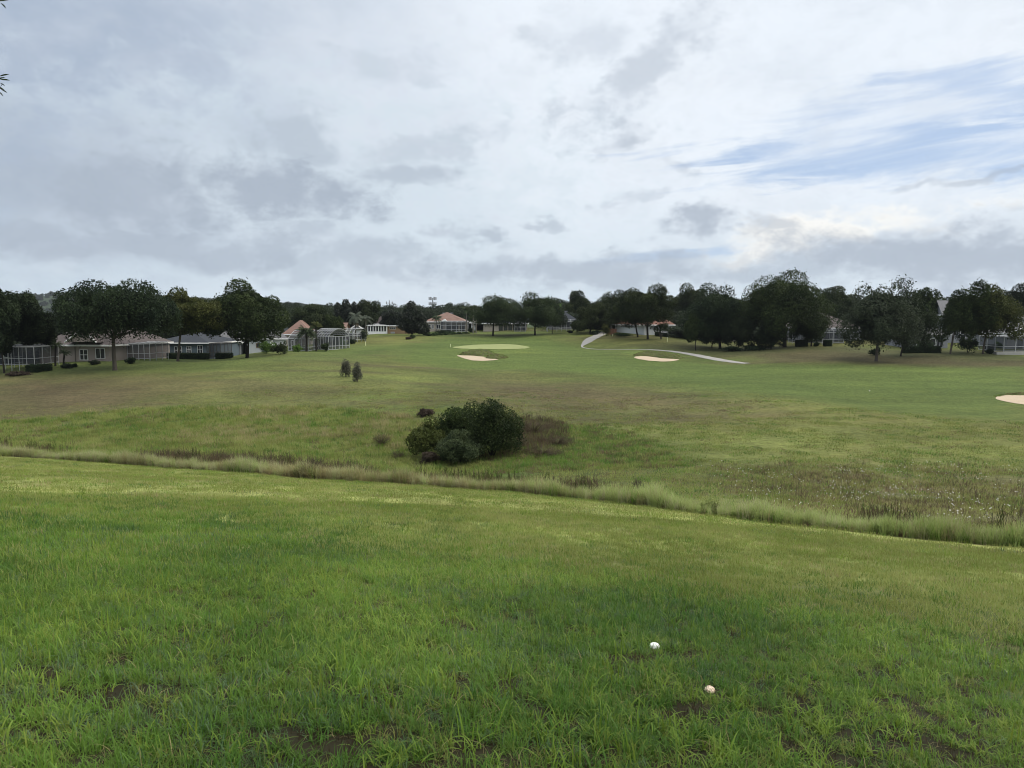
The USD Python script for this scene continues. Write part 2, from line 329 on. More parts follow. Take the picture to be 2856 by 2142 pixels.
Z_FAIR = zone([(850, 778), (885, 745), (960, 732), (1130, 728), (1240, 745), (1330, 765), (1480, 782), (1700, 788), (1900, 790), (2240, 795), (2240, 915), (2080, 905), (1950, 893), (1780, 872), (1600, 848), (1450, 832), (1300, 812), (1150, 800), (980, 798)])
Z_BROWNL = zone([(-60, 812), (200, 815), (330, 822), (372, 850), (350, 877), (180, 892), (0, 908), (-60, 914)])
Z_BROWN2 = zone([(380, 818), (600, 822), (760, 838), (700, 850), (500, 842), (380, 838)])
Z_BROWN3 = zone([(960, 845), (1060, 822), (1300, 832), (1500, 850), (1640, 880), (1500, 905), (1330, 900), (1180, 888), (1020, 866)])
Z_BROWN4 = zone([(1640, 765), (1760, 757), (1950, 772), (2080, 780), (2240, 778), (2240, 792), (2050, 796), (1850, 785), (1700, 780)])
Z_ROUGHL = zone([(-60, 916), (0, 912), (180, 893), (350, 880), (450, 879), (700, 880), (830, 893), (900, 905)])
_ep = EDGE[(EDGE[:, 0] < 0.5)] ; Z_ROUGHL = np.vstack([Z_ROUGHL, [[-2, 46]], (_ep[::-1, :2] + EL_N * 0.7)])
Z_DARKR = zone([(1130, 905), (1300, 935), (1420, 985), (1500, 1040), (1300, 1040), (1100, 1015), (1040, 960)], 40)
Z_BRUSH = zone([(1120, 905), (1185, 908), (1225, 935), (1200, 970), (1130, 975), (1090, 990), (1080, 940)], 40)
Z_WEED = zone([(1600, 1015), (1800, 1000), (2100, 1015), (2240, 1030), (2240, 1150), (2000, 1130), (1750, 1095), (1560, 1060)], 18)
Z_YARD = zone([(-60, 792), (250, 787), (480, 778), (640, 768), (760, 745), (800, 752), (700, 775), (500, 792), (250, 806), (-60, 812)])

Z_GROVE_SHADE = zone([(1330, 752), (1420, 738), (1560, 742), (1690, 748), (1900, 752), (2080, 760), (2240, 770), (2240, 788), (2050, 790), (1850, 782), (1700, 776), (1540, 768)], 60)
def ground_tint(x, y):
    """turf colour plus painted shade (right grove, hollow), by kind of ground: mown lawn, rough, fairway, dry patches"""
    p = np.stack([x, y, np.zeros_like(x)], -1)
    n1, n2, n3 = meshkit.fbm(p * 0.035, 4, 1)[..., None], meshkit.fbm(p * 0.16, 4, 2)[..., None], meshkit.fbm(np.stack([x * 0.05, y * 0.25, 0 * x], -1), 4, 3)[..., None]
    wob = (meshkit.fbm(p * 0.22, 3, 9) - 0.5)
    ps = lambda k: (x + wob * k, y + wob[::-1] * 0 + (meshkit.fbm(p * 0.22, 3, 14) - 0.5) * k)
    rough = np.array([.150, .175, .048]) * (0.6 + 0.8 * n2) + (n1 - 0.5) * np.array([.12, .03, .03])
    brown = np.array([.108, .085, .045]) * (0.65 + 0.7 * n2)
    c = rough
    c = c + (np.clip((n3 - 0.52) * 3.2, 0, 1)) * (brown - c) * 0.75
    def lay(c, w, col): return c + np.clip(w, 0, 1)[..., None] * (col - c)
    X, Y = ps(9)
    c = c * np.clip(1.0 - (np.hypot(x, y) - 55) / 220, .78, 1)[..., None]
    yard = np.array([.105, .138, .038]) * (0.85 + 0.3 * n2)
    c = lay(c, inside_soft(X, Y, Z_YARD, 10), yard)
    for z, k in ((Z_BROWNL, 1.0), (Z_BROWN2, .85), (Z_BROWN3, .85), (Z_BROWN4, .9)): c = lay(c, inside_soft(X, Y, z, 9) * k, brown)
    c = lay(c, inside_soft(X, Y, Z_GROVE_SHADE, 8) * .9, np.array([.075, .078, .032]) * (0.7 + 0.6 * n2))  # thin brown turf, with the shade of the grove painted into its colour
    c = lay(c, inside_soft(X, Y, Z_BROWN4, 6) * .6, brown * .8)
    X, Y = ps(4)
    fair = np.array([.100, .140, .034]) * (0.7 + 0.6 * n3) + (n1 - .5) * np.array([.05, .05, .01])
    c = lay(c, inside_soft(X, Y, Z_FAIR, 4), fair)
    X, Y = ps(2.0)
    c = lay(c, inside_soft(X, Y, Z_ROUGHL, 1.2), np.array([.115, .135, .042]) * (0.65 + 0.7 * n2))
    c = lay(c, inside_soft(X, Y, Z_DARKR, 6) * 0.8, np.array([.050, .058, .022]) * (0.7 + 0.6 * n2))  # shade of the hollow painted in as a darker tint over brown turf
    c = lay(c, inside_soft(X, Y, Z_BRUSH, 3) * 0.8, np.array([.062, .048, .030]) * (0.7 + 0.6 * n2))
    c = lay(c, inside_soft(X, Y, Z_WEED, 4) * 0.8, np.array([.13, .12, .06]) * (0.7 + 0.6 * n2))
    be = beyond_edge(x, y); lw = np.clip((0.25 - be) / 0.4, 0, 1)
    r = np.hypot(x, y)
    lawn = np.array([.235, .262, .078]) * (0.75 + 0.5 * n2) * (1 + .10 * np.sin(be * 2.1 + 3 * n1[..., 0]))[..., None] + (n3 - .5) * np.array([.05, .03, .02])
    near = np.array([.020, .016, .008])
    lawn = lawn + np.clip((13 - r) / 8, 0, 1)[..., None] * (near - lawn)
    c = lay(c, lw * (y > -50) * (r < 120), lawn)
    c = lay(c, np.clip(1 - np.abs(be - 0.1) / 0.25, 0, 1) * (r < 90) * 0.7, np.array([.15, .105, .065]))
    c = lay(c, np.clip((r - 230) / 60, 0, 1), np.array([.05, .07, .03]))
    return np.clip(c, 0.008, 1)

ang = np.radians(np.concatenate([np.linspace(-180, -52, 34)[:-1], np.linspace(-52, 52, 521), np.linspace(52, 180, 34)[1:]]))
rad = np.concatenate([[0.0], np.geomspace(0.4, 8, 70), np.geomspace(8, 260, 330)[1:], np.geomspace(260, 4000, 55)[1:]])
A, R = np.meshgrid(ang, rad); GX, GY = R * np.sin(A), R * np.cos(A)
GZ = gz(GX, GY)
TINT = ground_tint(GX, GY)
nr, na = GX.shape
pts = np.stack([GX, GY, GZ], -1)
du, dv = np.gradient(pts, axis=0), np.gradient(pts, axis=1)
NRM = np.cross(dv, du); NRM /= np.linalg.norm(NRM, axis=-1, keepdims=True) + 1e-12; NRM[NRM[..., 2] < 0] *= -1; NRM[0] = [0, 0, 1]
idx = np.arange(nr * na).reshape(nr, na)
q = np.stack([idx[:-1, :-1], idx[1:, :-1], idx[1:, 1:], idx[:-1, 1:]], -1).reshape(-1, 4)
qx, qy = pts.reshape(-1, 3)[q].mean(1)[:, 0], pts.reshape(-1, 3)[q].mean(1)[:, 1]
def turf_material():
    g = Graph(); pos = g.add('geometry', 'position'); t = g.add('attribute', 'color', attribute='tint')
    n0 = g.noise(pos, 9.0, 4, 0.65); n1 = g.noise(pos, 2.2, 4, 0.6); n2 = g.noise(g.scale(pos, (0.5, 1.0, 1.0)), 0.5, 5, 0.6)
    v = g.m('maximum', 0.3, g.m('add', g.m('multiply_add', n0, 0.9, 0.55), g.m('add', g.m('multiply_add', n1, 1.5, -0.75), g.m('multiply_add', n2, 0.8, -0.4))))
    c = g.add('vector_math', 'vector', math_type='scale', vector1=t, scale=v)
    c = g.mix(g.mapr(n2, 0.5, 0.75, 0.0, 0.35), c, g.mix(1.0, t, (1.3, 1.0, 0.95), 'multiply'))
    b = g.add('bump', 'normal', height=g.m('multiply', g.m('add', n1, g.m('multiply', n0, 0.5)), g.mapr(Out(g.add('separate_xyz', 'y', vector=pos).n, 'y'), 8.0, 45.0)), strength=1.0, distance=0.3)
    return g.build('turf', g.add('principled_bsdf', 'BSDF', base_color=c, roughness=0.9, specular_ior_level=0.12, normal=b, sheen_weight=0.04, sheen_roughness=0.6, sheen_tint=(.6, .8, .4)))
M['turf'] = turf_material()
zf = inside_soft(qx, qy, Z_FAIR, 0.5) > 0.5
be_q = beyond_edge(qx, qy); rq = np.hypot(qx, qy)
zl = (be_q < 0.15) & (rq < 130) & (qy > -60)
zr = inside_soft(qx, qy, Z_ROUGHL, 0.5) > 0.5
cls = np.where(zl, 1, np.where(zf, 2, np.where(zr, 3, 0)))
for k, name, label, cat in ((0, 'ground', 'rolling rough of olive and brown turf around the fairway', 'ground'), (1, 'lawn', 'mown sloping lawn in the foreground below the camera', 'lawn'),
                            (2, 'fairway', 'smooth mid green fairway running to the putting green', 'fairway'), (3, 'rough', 'longer lighter green rough on the left of the valley floor', 'rough')):
    f = q[cls == k]; uq, inv = np.unique(f, return_inverse=True); f = inv.reshape(f.shape)
    f = np.vstack([f[:, [0, 2, 1]], f[:, [0, 3, 2]]])
    m = usdkit.mesh(stage, numbered('/World', name), (pts.reshape(-1, 3)[uq], f), M['turf'])
    m.CreateNormalsAttr(Vt.Vec3fArray.FromNumpy(NRM.reshape(-1, 3)[uq].astype(np.float32))); m.SetNormalsInterpolation('vertex')
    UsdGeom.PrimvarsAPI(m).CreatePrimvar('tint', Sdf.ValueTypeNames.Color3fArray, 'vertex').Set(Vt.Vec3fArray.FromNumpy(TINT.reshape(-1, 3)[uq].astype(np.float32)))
    tag(m, label, cat, None, 'structure')

# ------------------------------------------------------------------ putting green, bunkers, cart path
from shapely.geometry import Polygon, LineString, Point
import shapely
def smooth_ring(p, k=3):
    p = np.asarray(p, float)
    for _ in range(k):
        n = np.roll(p, -1, 0); p = np.stack([p * 0.75 + n * 0.25, p * 0.25 + n * 0.75], 1).reshape(-1, 2)
    return p
def sheet(poly, lift, step, edge_lift=None):
    """a sheet that follows the ground inside a polygon"""
    poly = poly.segmentize(step); x0, y0, x1, y1 = poly.bounds
    gx, gy = np.meshgrid(np.arange(x0, x1, step), np.arange(y0, y1, step))
    gx = gx + (np.arange(gx.shape[0]) % 2)[:, None] * step / 2
    inner = poly.buffer(-step * 0.45)
    keep = shapely.contains_xy(inner, gx.ravel(), gy.ravel())
    P = np.vstack([np.array(poly.exterior.coords)[:-1], np.stack([gx.ravel(), gy.ravel()], 1)[keep]])
    from scipy.spatial import Delaunay
    T = Delaunay(P).simplices; c = P[T].mean(1); T = T[shapely.contains_xy(poly, c[:, 0], c[:, 1])]
    a, b, d = P[T[:, 0]], P[T[:, 1]], P[T[:, 2]]
    flip = ((b - a)[:, 0] * (d - a)[:, 1] - (b - a)[:, 1] * (d - a)[:, 0]) < 0
    T[flip] = T[flip][:, ::-1]
    lz = lift(P) if callable(lift) else lift
    return np.column_stack([P, gz(P[:, 0], P[:, 1]) + lz]), T
def turf_plain(name, c, stripe=0.0):
    g = Graph(); pos = g.add('geometry', 'position')
    n = g.noise(pos, 5.0, 4, 0.6); n2 = g.noise(pos, 0.25, 4, 0.6)
    f = g.m('add', g.m('multiply', n, 0.5), g.m('multiply', n2, 0.5))
    cc = g.mix(f, tuple(x * 0.72 for x in c), tuple(x * 1.28 for x in c))
    return g.build(name, g.add('principled_bsdf', 'BSDF', base_color=cc, roughness=0.9, specular_ior_level=0.1))
M['green'] = turf_plain('putting_turf', (.27, .30, .13)); M['lip'] = turf_plain('lip_turf', (.085, .095, .036)); M['collar'] = turf_plain('collar_turf', (.10, .15, .05))
Sg = lambda pts, dmin=60: smooth_ring([hit(a, b, dmin)[:2] for a, b in pts])
green_poly = Polygon(Sg([(1255, 969), (1300, 963), (1370, 960), (1420, 960), (1470, 966), (1481, 970), (1455, 974), (1350, 975.5), (1280, 973)]))
m = obj('putting_green', sheet(green_poly, 0.03, 0.8), M['green'], smooth=True); tag(m, 'pale smooth oval putting green beyond the left bunker', 'putting green', None, 'structure')
def bunker(sand_pts, lips, label, lip_h, dmin):
    poly = Polygon(Sg(sand_pts, dmin)); c = poly.centroid
    m = obj('sand_bunker', sheet(poly, 0.035, 0.45), M['sand'], smooth=True); tag(m, label, 'bunker', None, 'structure')
    for pts, lab, h in lips:
        lp = Polygon(Sg(pts, dmin)); rng = np.random.default_rng(int(h * 100))
        def lift(P):
            d = shapely.distance(lp.exterior, shapely.points(P)); n = meshkit.fbm(np.column_stack([P * 0.8, 0 * P[:, 0]]), 3, 4)
            return 0.02 + h * np.minimum(d / 1.1, 1) ** 0.6 * (0.75 + 0.5 * n)
        v, f = sheet(lp, lift, 0.4)
        t = obj('bunker_lip', (v, f), M['lip'], smooth=True); tag(t, lab, 'bunker lip', None, 'structure')
        LIPS.append((lp, v))
LIPS = []
bunker([(1269, 991), (1300, 992), (1340, 994), (1375, 1001), (1395, 1003), (1378, 1005), (1345, 1008), (1310, 1005), (1288, 998)],
       [([(1275, 989.5), (1310, 979), (1350, 977.5), (1378, 981), (1365, 990), (1345, 994.5), (1310, 991.5)], 'long grassy back lip of the left bunker below the putting green', 0.45),
        ([(1349, 1000), (1365, 991), (1390, 990), (1415, 995), (1412, 1000), (1385, 1002)], 'small grass mound biting into the right end of the left bunker', 0.38)],
       'cream sand bunker in front of the putting green', 0.7, 90)
bunker([(1761, 998), (1785, 993.5), (1815, 994.5), (1850, 1001), (1900, 1003), (1885, 1007), (1850, 1009.5), (1800, 1006)],
       [([(1763, 994), (1775, 985.5), (1815, 982.5), (1860, 987), (1905, 996), (1903, 1000.5), (1865, 1001), (1835, 998), (1800, 992.5)], 'shaggy grass lip behind the bunker beside the cart path', 0.45)],
       'sand bunker with grass lip beside the cart path', 0.7, 90)
bunker([(2771, 1112), (2790, 1104), (2830, 1102.5), (2900, 1105), (2960, 1112), (2980, 1125), (2920, 1134), (2856, 1130), (2800, 1120)],
       [([(2774, 1108), (2795, 1100.5), (2840, 1098), (2920, 1100), (2990, 1110), (2975, 1113), (2900, 1104.5), (2830, 1102.5), (2795, 1103.5)], 'low dark turf edge behind the bunker at the right of the picture', 0.3)],
       'sand bunker cut off by the right edge of the picture', 0.3, 55)
def strip(pts, widths):
    c = np.array([hit(a, b, 90)[:2] for a, b in pts]); c = np.array(LineString(c).segmentize(0.8).coords)
    k = np.linspace(0, 1, len(c)); w = np.interp(k, np.linspace(0, 1, len(widths)), widths)
    for _ in range(12): c[1:-1] = (c[:-2] + 2 * c[1:-1] + c[2:]) / 4
    t = np.gradient(c, axis=0); t /= np.linalg.norm(t, axis=1, keepdims=True); n = np.stack([-t[:, 1], t[:, 0]], 1)
    L = []
    for s in (-1, -0.5, 0, 0.5, 1):
        p = c + n * (w[:, None] / 2 * s); L.append(np.column_stack([p, gz(p[:, 0], p[:, 1]) + 0.045]))
    low = []
    for s in (-1, 1):
        p = c + n * (w[:, None] / 2 * s); low.append(np.column_stack([p, gz(p[:, 0], p[:, 1]) - 0.1]))
    rows = [low[0]] + L + [low[1]]; nn = len(c); f = []
    for j in range(len(rows) - 1):
        for i in range(nn - 1): f.append([j * nn + i, j * nn + i + 1, (j + 1) * nn + i + 1, (j + 1) * nn + i])
    return np.vstack(rows), np.array(f)[:, ::-1]
m = obj('cart_path', strip([(1690, 926), (1660, 940), (1632, 958), (1618, 969), (1650, 974), (1720, 975), (1800, 975), (1870, 979), (1930, 988), (1990, 1001), (2040, 1009), (2085, 1014)], [2.6, 2.6, 2.6, 2.2, .4, .22, .4, 2.0, 2.4, 2.2, 1.0]), M['concrete'], smooth=True)
tag(m, 'pale concrete cart path curving past the fairway to the houses', 'path', None, 'structure')

# ------------------------------------------------------------------ trees, shrubs, palms
def lobes_for(rng, a, b, c, n, lo=0.4, hi=0.92, size=(0.2, 0.36), flat_bottom=0.35):
    L = []
    for i in range(n):
        th = rng.uniform(0, 2 * math.pi); u = rng.uniform(-flat_bottom, 1.0)
        k = rng.uniform(lo, hi); s = math.sqrt(max(0, 1 - u * u))
        L.append((np.array([math.cos(th) * s * a * k, math.sin(th) * s * b * k, u * c * k]), rng.uniform(*size)))
    L.append((np.array([0, 0, 0.0]), 0.5))
    return L
def crown_mesh(rng, a, b, c, n, leaf, lobes=16, weep=0.0, ragged=0.08, open_=0.0, fit=True, **kw):
    """leaf-sized faces on the shells of many overlapping lobes; centre at the origin"""
    L = lobes_for(rng, a, b, c, lobes, **kw)
    C = np.array([l[0] for l in L]); S = np.array([l[1] for l in L]); ax = np.array([a, b, c])
    w = S ** 2; pick = rng.choice(len(L), n * 2, p=w / w.sum())
    d = rng.normal(size=(n * 2, 3)); d /= np.linalg.norm(d, axis=1, keepdims=True)
    shell = np.where(rng.random(n * 2) < 0.75, rng.uniform(0.82, 1.0, n * 2), rng.uniform(0.45, 0.85, n * 2))
    shell = shell + np.minimum(rng.exponential(ragged, n * 2), 0.3) * (rng.random(n * 2) < 0.3)
    p = C[pick] + d * (S[pick] * shell)[:, None] * ax
    # keep the outside, thin the buried leaves
    q_ = (p[:, None, :] - C[None]) / (S[None, :, None] * ax)
    dist = np.linalg.norm(q_, axis=2); dist[np.arange(len(p)), pick] = 9
    keep = (dist.min(1) > 0.72) | (rng.random(len(p)) < 0.4)
    if open_: keep &= meshkit.noise(p * (4.5 / ax.mean()), 3) > open_
    p, d = p[keep][:n], d[keep][:n]
    if weep:
        k = rng.random(len(p)) < weep; hang = p[k][rng.permutation(k.sum())]
        low = hang[hang[:, 2] < 0.45 * c]; rep = [p]; dd = [d]
        ln = rng.uniform(0.6, 1.9, len(low))
        for j in range(1, 6):
            rep.append(low + np.column_stack([rng.normal(0, .06, len(low)), rng.normal(0, .06, len(low)), -ln * j / 5])); dd.append(np.tile([0, 0, -1.0], (len(low), 1)) + rng.normal(0, .6, (len(low), 3)))
        p, d = np.vstack(rep), np.vstack(dd)
    if fit:
        lo_, hi_ = np.percentile(p, 0.25, 0), np.percentile(p, 99.75, 0)
        for q__ in (p, C):
            q__ -= (lo_ + hi_) / 2; q__ *= ax * 2 / (hi_ - lo_)
    m = len(p); nrm = d + rng.normal(0, 0.75, (m, 3)); nrm /= np.linalg.norm(nrm, axis=1, keepdims=True)
    t = np.cross(nrm, rng.normal(size=(m, 3))); t /= np.linalg.norm(t, axis=1, keepdims=True) + 1e-9; bt = np.cross(nrm, t)
    s = (leaf * rng.uniform(0.6, 1.35, m))
    deep_ = np.linalg.norm(p / ax, axis=1) < 0.62; s = np.where(deep_ & (rng.random(m) < .8), s * 2.6, s)[:, None]
    v = np.stack([p - t * s, p + bt * s * 0.45 + nrm * s * .12, p + t * s, p - bt * s * 0.45 + nrm * s * .12], 1).reshape(-1, 3)
    i = np.arange(m)[:, None] * 4
    return (v, np.vstack([i + [0, 1, 2], i + [0, 2, 3]])), C
def trunk_mesh(rng, C, cz, r0, lean=0.0, stems=1, limbs=9, spread=0.25, sink=0.4):
    mb = MB(); order = rng.permutation(len(C))
    for s in range(stems):
        a = rng.uniform(0, 6.28); off = np.array([math.cos(a), math.sin(a), 0]) * spread * (stems > 1)
        fork = np.array([lean, 0, cz * 0.55]) + off * 2.0
        base = off * 0.8
        P = [base + [0, 0, -sink], base + [0, 0, 0.0], base + [0, 0, 0.25], base * .6 + fork * 0.45 + [rng.normal(0, .08), rng.normal(0, .08), 0], fork]
        k = 1.0 if stems == 1 else 0.65
        mb.tube(P, np.array([1.6, 1.35, 1.05, 0.9, 0.75]) * r0 * k, 8)
        for j in order[s::stems][:max(2, limbs // stems)]:
            tip = C[j] + [0, 0, cz]; mid = fork * 0.45 + tip * 0.55 + [rng.normal(0, .25), rng.normal(0, .25), -0.12 * abs(tip[2] - fork[2])]
            mb.tube([fork * 0.97, mid, tip], np.array([0.5, 0.3, 0.08]) * r0 * k, 5)
    return mb.mesh()
def tree(name, label, x0, x1, yt, yb, tx, d, look, seed, n=6500, leaf=0.30, bark='bark_dark', stems=1, cat='tree', group=None, r0=None, lobes=18, base=None, **kw):
    """a tree whose crown spans photograph pixels x0..x1, yt..yb at d metres, with its trunk at tx"""
    rng = np.random.default_rng(seed); s = d / F0
    X = (tx - W0 / 2) * s; z0 = float(gz(X, d))
    a = (x1 - x0) * s / 2; zt, zb = at(tx, yt, d)[2], at(tx, yb, d)[2]
    c = (zt - zb) / 2; cz = (zt + zb) / 2 - z0; cx = ((x0 + x1) / 2 - tx) * s
    t = thing(name, label, cat, (X, d, z0), 0, group)
    if d > 60: n, leaf, lobes = int(n * 3.0), leaf * 0.72, int(lobes * 1.5)
    (v, f), C = crown_mesh(rng, a, a * 0.9, c, n, leaf, lobes, **kw)
    off = np.array([cx, 0, cz])
    C2 = C + [cx, 0, 0]
    obj('trunk', trunk_mesh(rng, C2, cz, r0 or max(0.10, a * 0.036), stems=stems, lean=cx * 0.3), M[bark], t, 50)
    obj('crown', (v + off, f), M[look], t)
    return t
def shrub(name, label, sx, sy, w, h, d, look, seed, n=700, leaf=0.12, cat='shrub', group=None, stems=3, bark='bark_dark', ytop=None, **kw):
    rng = np.random.default_rng(seed); s = d / F0; X = (sx - W0 / 2) * s
    z0 = float(gz(X, d)); a, c = w * s / 2, h * s / 2
    if ytop: c = (at(sx, ytop, d)[2] - z0) / 2
    t = thing(name, label, cat, (X, d, z0), 0, group)
    (v, f), C = crown_mesh(rng, a, a, c, n, leaf, kw.pop('lobes', 10), flat_bottom=0.8, **kw)
    obj('foliage', (v + [0, 0, c * 1.02], f), M[look], t)
    mb = MB()
    for k in range(stems):
        tip = C[rng.integers(len(C))] + [0, 0, c]
        mb.tube([[rng.normal(0, .05), rng.normal(0, .05), -0.15], tip * 0.5 * [0.6, 0.6, 1], tip], np.array([1, .7, .3]) * max(0.015, a * 0.03), 5)
    obj('stem', mb.mesh(), M[bark], t)
    return t
OAKS = 'dark live oaks along the houses'
tree('oak_tree', 'dark oak cut off by the left edge of the picture', -75, 48, 795, 985, 8, 96, 'dark', 1)
tree('oak_tree', 'dark oak with low crown over the leftmost pool enclosure', 25, 150, 818, 962, 95, 103, 'dark', 2, 5500)
tree('elm_tree', 'broad weeping elm with hanging twigs in front of the taupe house', 165, 470, 787, 945, 318, 99, 'dark', 3, 7000, 0.26, weep=0.3, bark='bark', lobes=26)
tree('oak_tree', 'open olive green oak in front of the blue grey house', 432, 625, 806, 930, 495, 112, 'olive', 4, 5000, 0.27, bark='bark', open_=0.3)
tree('oak_tree', 'big round dark oak with twin trunks right of the blue grey house', 578, 803, 783, 952, 690, 119, 'oak', 5, 8000, stems=2, lobes=24)
tree('oak_tree', 'flat topped oak behind the orange roof with white arched enclosure', 790, 945, 850, 925, 858, 172, 'mid', 6, 5500, 0.32)
tree('oak_tree', 'small bushy tree between the arched enclosure and the small pool cage', 902, 962, 882, 958, 935, 150, 'oak', 7, 3000, 0.26)
tree('magnolia_tree', 'nearly black magnolia behind the drooping palms, left of a greener oak', 933, 1004, 837, 912, 968, 205, 'magnolia', 8, 3500, 0.34)
tree('oak_tree', 'green oak directly behind the two drooping palms', 983, 1062, 838, 912, 1022, 208, 'mid', 9, 4000, 0.34)
tree('magnolia_tree', 'low dark tree over the tan house wall', 1063, 1140, 866, 912, 1102, 200, 'magnolia', 10, 3000, 0.32)
tree('magnolia_tree', 'tall cone shaped dark magnolia left of the salmon roofed house', 1105, 1196, 842, 932, 1150, 186, 'magnolia', 11, 4500, 0.32)
tree('oak_tree', 'wispy grey green oak right of the three tall palms', 1308, 1452, 826, 908, 1375, 188, 'mid', 12, 5000, 0.3, ragged=.2)
tree('oak_tree', 'broad grey green oak beside the slate roofed house', 1432, 1572, 818, 912, 1492, 188, 'mid', 13, 5500, 0.3, ragged=.18)
tree('oak_tree', 'slim tree at the left corner of the slate roofed house', 1525, 1582, 838, 912, 1540, 192, 'grey', 14, 2500, 0.28)
tree('oak_tree', 'rounded oak rising behind the slate roof', 1565, 1662, 812, 905, 1612, 235, 'oak', 15, 4000, 0.36)
tree('oak_tree', 'low oak right of the slate roof, beside the top of the cart path', 1592, 1712, 846, 922, 1645, 190, 'oak', 16, 4500, 0.3)
tree('oak_tree', 'tall oak behind the brown fence', 1640, 1790, 812, 915, 1712, 198, 'oak', 17, 5000, 0.32)
tree('oak_tree', 'big dense oak shading the left end of the red roofed house', 1712, 1880, 797, 898, 1806, 168, 'oak', 18, 7500, 0.3, lobes=24)
tree('oak_tree', 'smaller oak with dark trunk just left of the big oak at the red roof', 1690, 1822, 838, 912, 1778, 174, 'oak', 19, 4000, 0.28)
tree('oak_tree', 'distant oak between the red roof and the dark grove', 1875, 1992, 793, 885, 1935, 222, 'mid', 20, 4500, 0.36)
tree('oak_tree', 'dark oak with visible trunk at the left end of the dark grove', 1900, 2104, 793, 948, 2008, 154, 'dark', 21, 7500, 0.28, lobes=24)
tree('oak_tree', 'low bushy tree drooping beside the right wall of the red roofed house', 1908, 1966, 876, 952, 1940, 150, 'oak', 22, 3000, 0.25)
tree('oak_tree', 'tallest dark oak in the middle of the right hand grove', 2036, 2318, 757, 932, 2188, 149, 'oak', 23, 10500, 0.28, lobes=34, bark='bark_dark')
tree('oak_tree', 'young bushy oak with foliage to the ground under the tallest oak, left one', 2016, 2100, 880, 966, 2058, 147, 'dark', 24, 4000, 0.22)
tree('oak_tree', 'young bushy oak with foliage to the ground beside the trunk of the tallest oak', 2108, 2186, 888, 969, 2150, 145, 'dark', 25, 4000, 0.22)
tree('oak_tree', 'low dark oak filling the right end of the dark grove beside the pool enclosure', 2205, 2312, 868, 954, 2262, 152, 'oak', 33, 4000, 0.25)
tree('oak_tree', 'low dark oak at the left foot of the dark grove', 1955, 2030, 880, 958, 1985, 158, 'dark', 34, 3500, 0.25)
tree('oak_tree', 'hazy oak behind the grey brown roofed house', 2262, 2402, 800, 892, 2332, 190, 'mid', 26, 5000, 0.34)
tree('oak_tree', 'loose grey green oak with low boughs standing forward on the slope', 2346, 2562, 783, 968, 2445, 119, 'grey', 27, 7500, 0.25, lobes=26, ragged=.2, open_=.22, bark='bark')
tree('elm_tree', 'dark slender tree with pale trunk base right of the loose grey oak', 2478, 2602, 815, 965, 2513, 126, 'dark', 28, 4500, 0.26)
tree('oak_tree', 'reddish dark tree top behind the grey gabled house', 2505, 2630, 806, 905, 2570, 168, 'oak', 29, 4000, 0.32, open_=.3)
tree('oak_tree', 'dark domed oak with forked trunk in front of the two storey house', 2612, 2748, 788, 952, 2652, 130, 'oak', 30, 5500, 0.27, stems=2, bark='bark')
tree('oak_tree', 'yellowish green oak in front of the pale two storey house', 2688, 2842, 800, 945, 2742, 131, 'olive', 31, 5000, 0.27, bark='bark', open_=.28)
tree('oak_tree', 'dark screen tree behind the roof at the right edge', 2780, 2905, 795, 905, 2840, 175, 'dark', 32, 5000, 0.32, open_=.2)

# skyline woods: a few trees built once, then referenced
proto = []
for k in range(5):
    rng = np.random.default_rng(500 + k)
    cls_ = stage.CreateClassPrim(f'/World/Looks/wood_tree_source_{k:03d}'); cls_.SetTypeName('Xform')
    a, c = rng.uniform(5.2, 7.5), rng.uniform(4.6, 5.6)
    (v, f), C = crown_mesh(rng, a, a, c, 6500, 0.29, 24, flat_bottom=(.4, .95, .9, .6, .95)[k])
    usdkit.mesh(stage, str(cls_.GetPath()) + '/trunk', trunk_mesh(rng, C, c * 1.1, 0.28), M['bark_dark'])
    usdkit.mesh(stage, str(cls_.GetPath()) + '/crown', (v + [0, 0, c * 1.1], f), M['far'])
    proto.append((cls_.GetPath(), a, c * 2.1))
rng = np.random.default_rng(77)
def wood(x0, x1, step, yt, d0, d1, group, label):
    x = x0
    while x < x1:
        d = rng.uniform(d0, d1); ytop = yt(x) + rng.normal(0, 5); p, a, hh = proto[rng.integers(5)]
        X = (x - W0 / 2) * d / F0; z0 = float(gz(X, d)); ht = (HOR - ytop) / F0 * d - z0
        dup(p, 'wood_tree', label, 'tree', (X, d, z0 - 0.2), rng.uniform(0, 360), (rng.uniform(.9, 1.25) * max(1, ht / hh * .8), rng.uniform(.9, 1.25) * max(1, ht / hh * .8), ht / hh), group)
        x += step * rng.uniform(0.6, 1.3)
wood(780, 1330, 20, lambda x: 852, 300, 420, 'trees of the wooded skyline in the middle', 'tree of the continuous wooded skyline behind the middle houses')
wood(600, 1400, 22, lambda x: 862, 230, 280, 'trees of the lower wood behind the middle houses', 'tree of the low dark wood just behind the middle houses')
wood(-120, 640, 26, lambda x: 872, 170, 240, 'trees behind the left houses', 'tree of the low dark wood behind the left houses')
wood(1540, 2950, 27, lambda x: 834, 240, 330, 'trees of the skyline on the right', 'tree of the wooded skyline behind the right hand houses')
wood(1560, 2950, 27, lambda x: 868, 205, 235, 'trees close behind the right hand houses', 'tree of the low wood close behind the right hand houses')

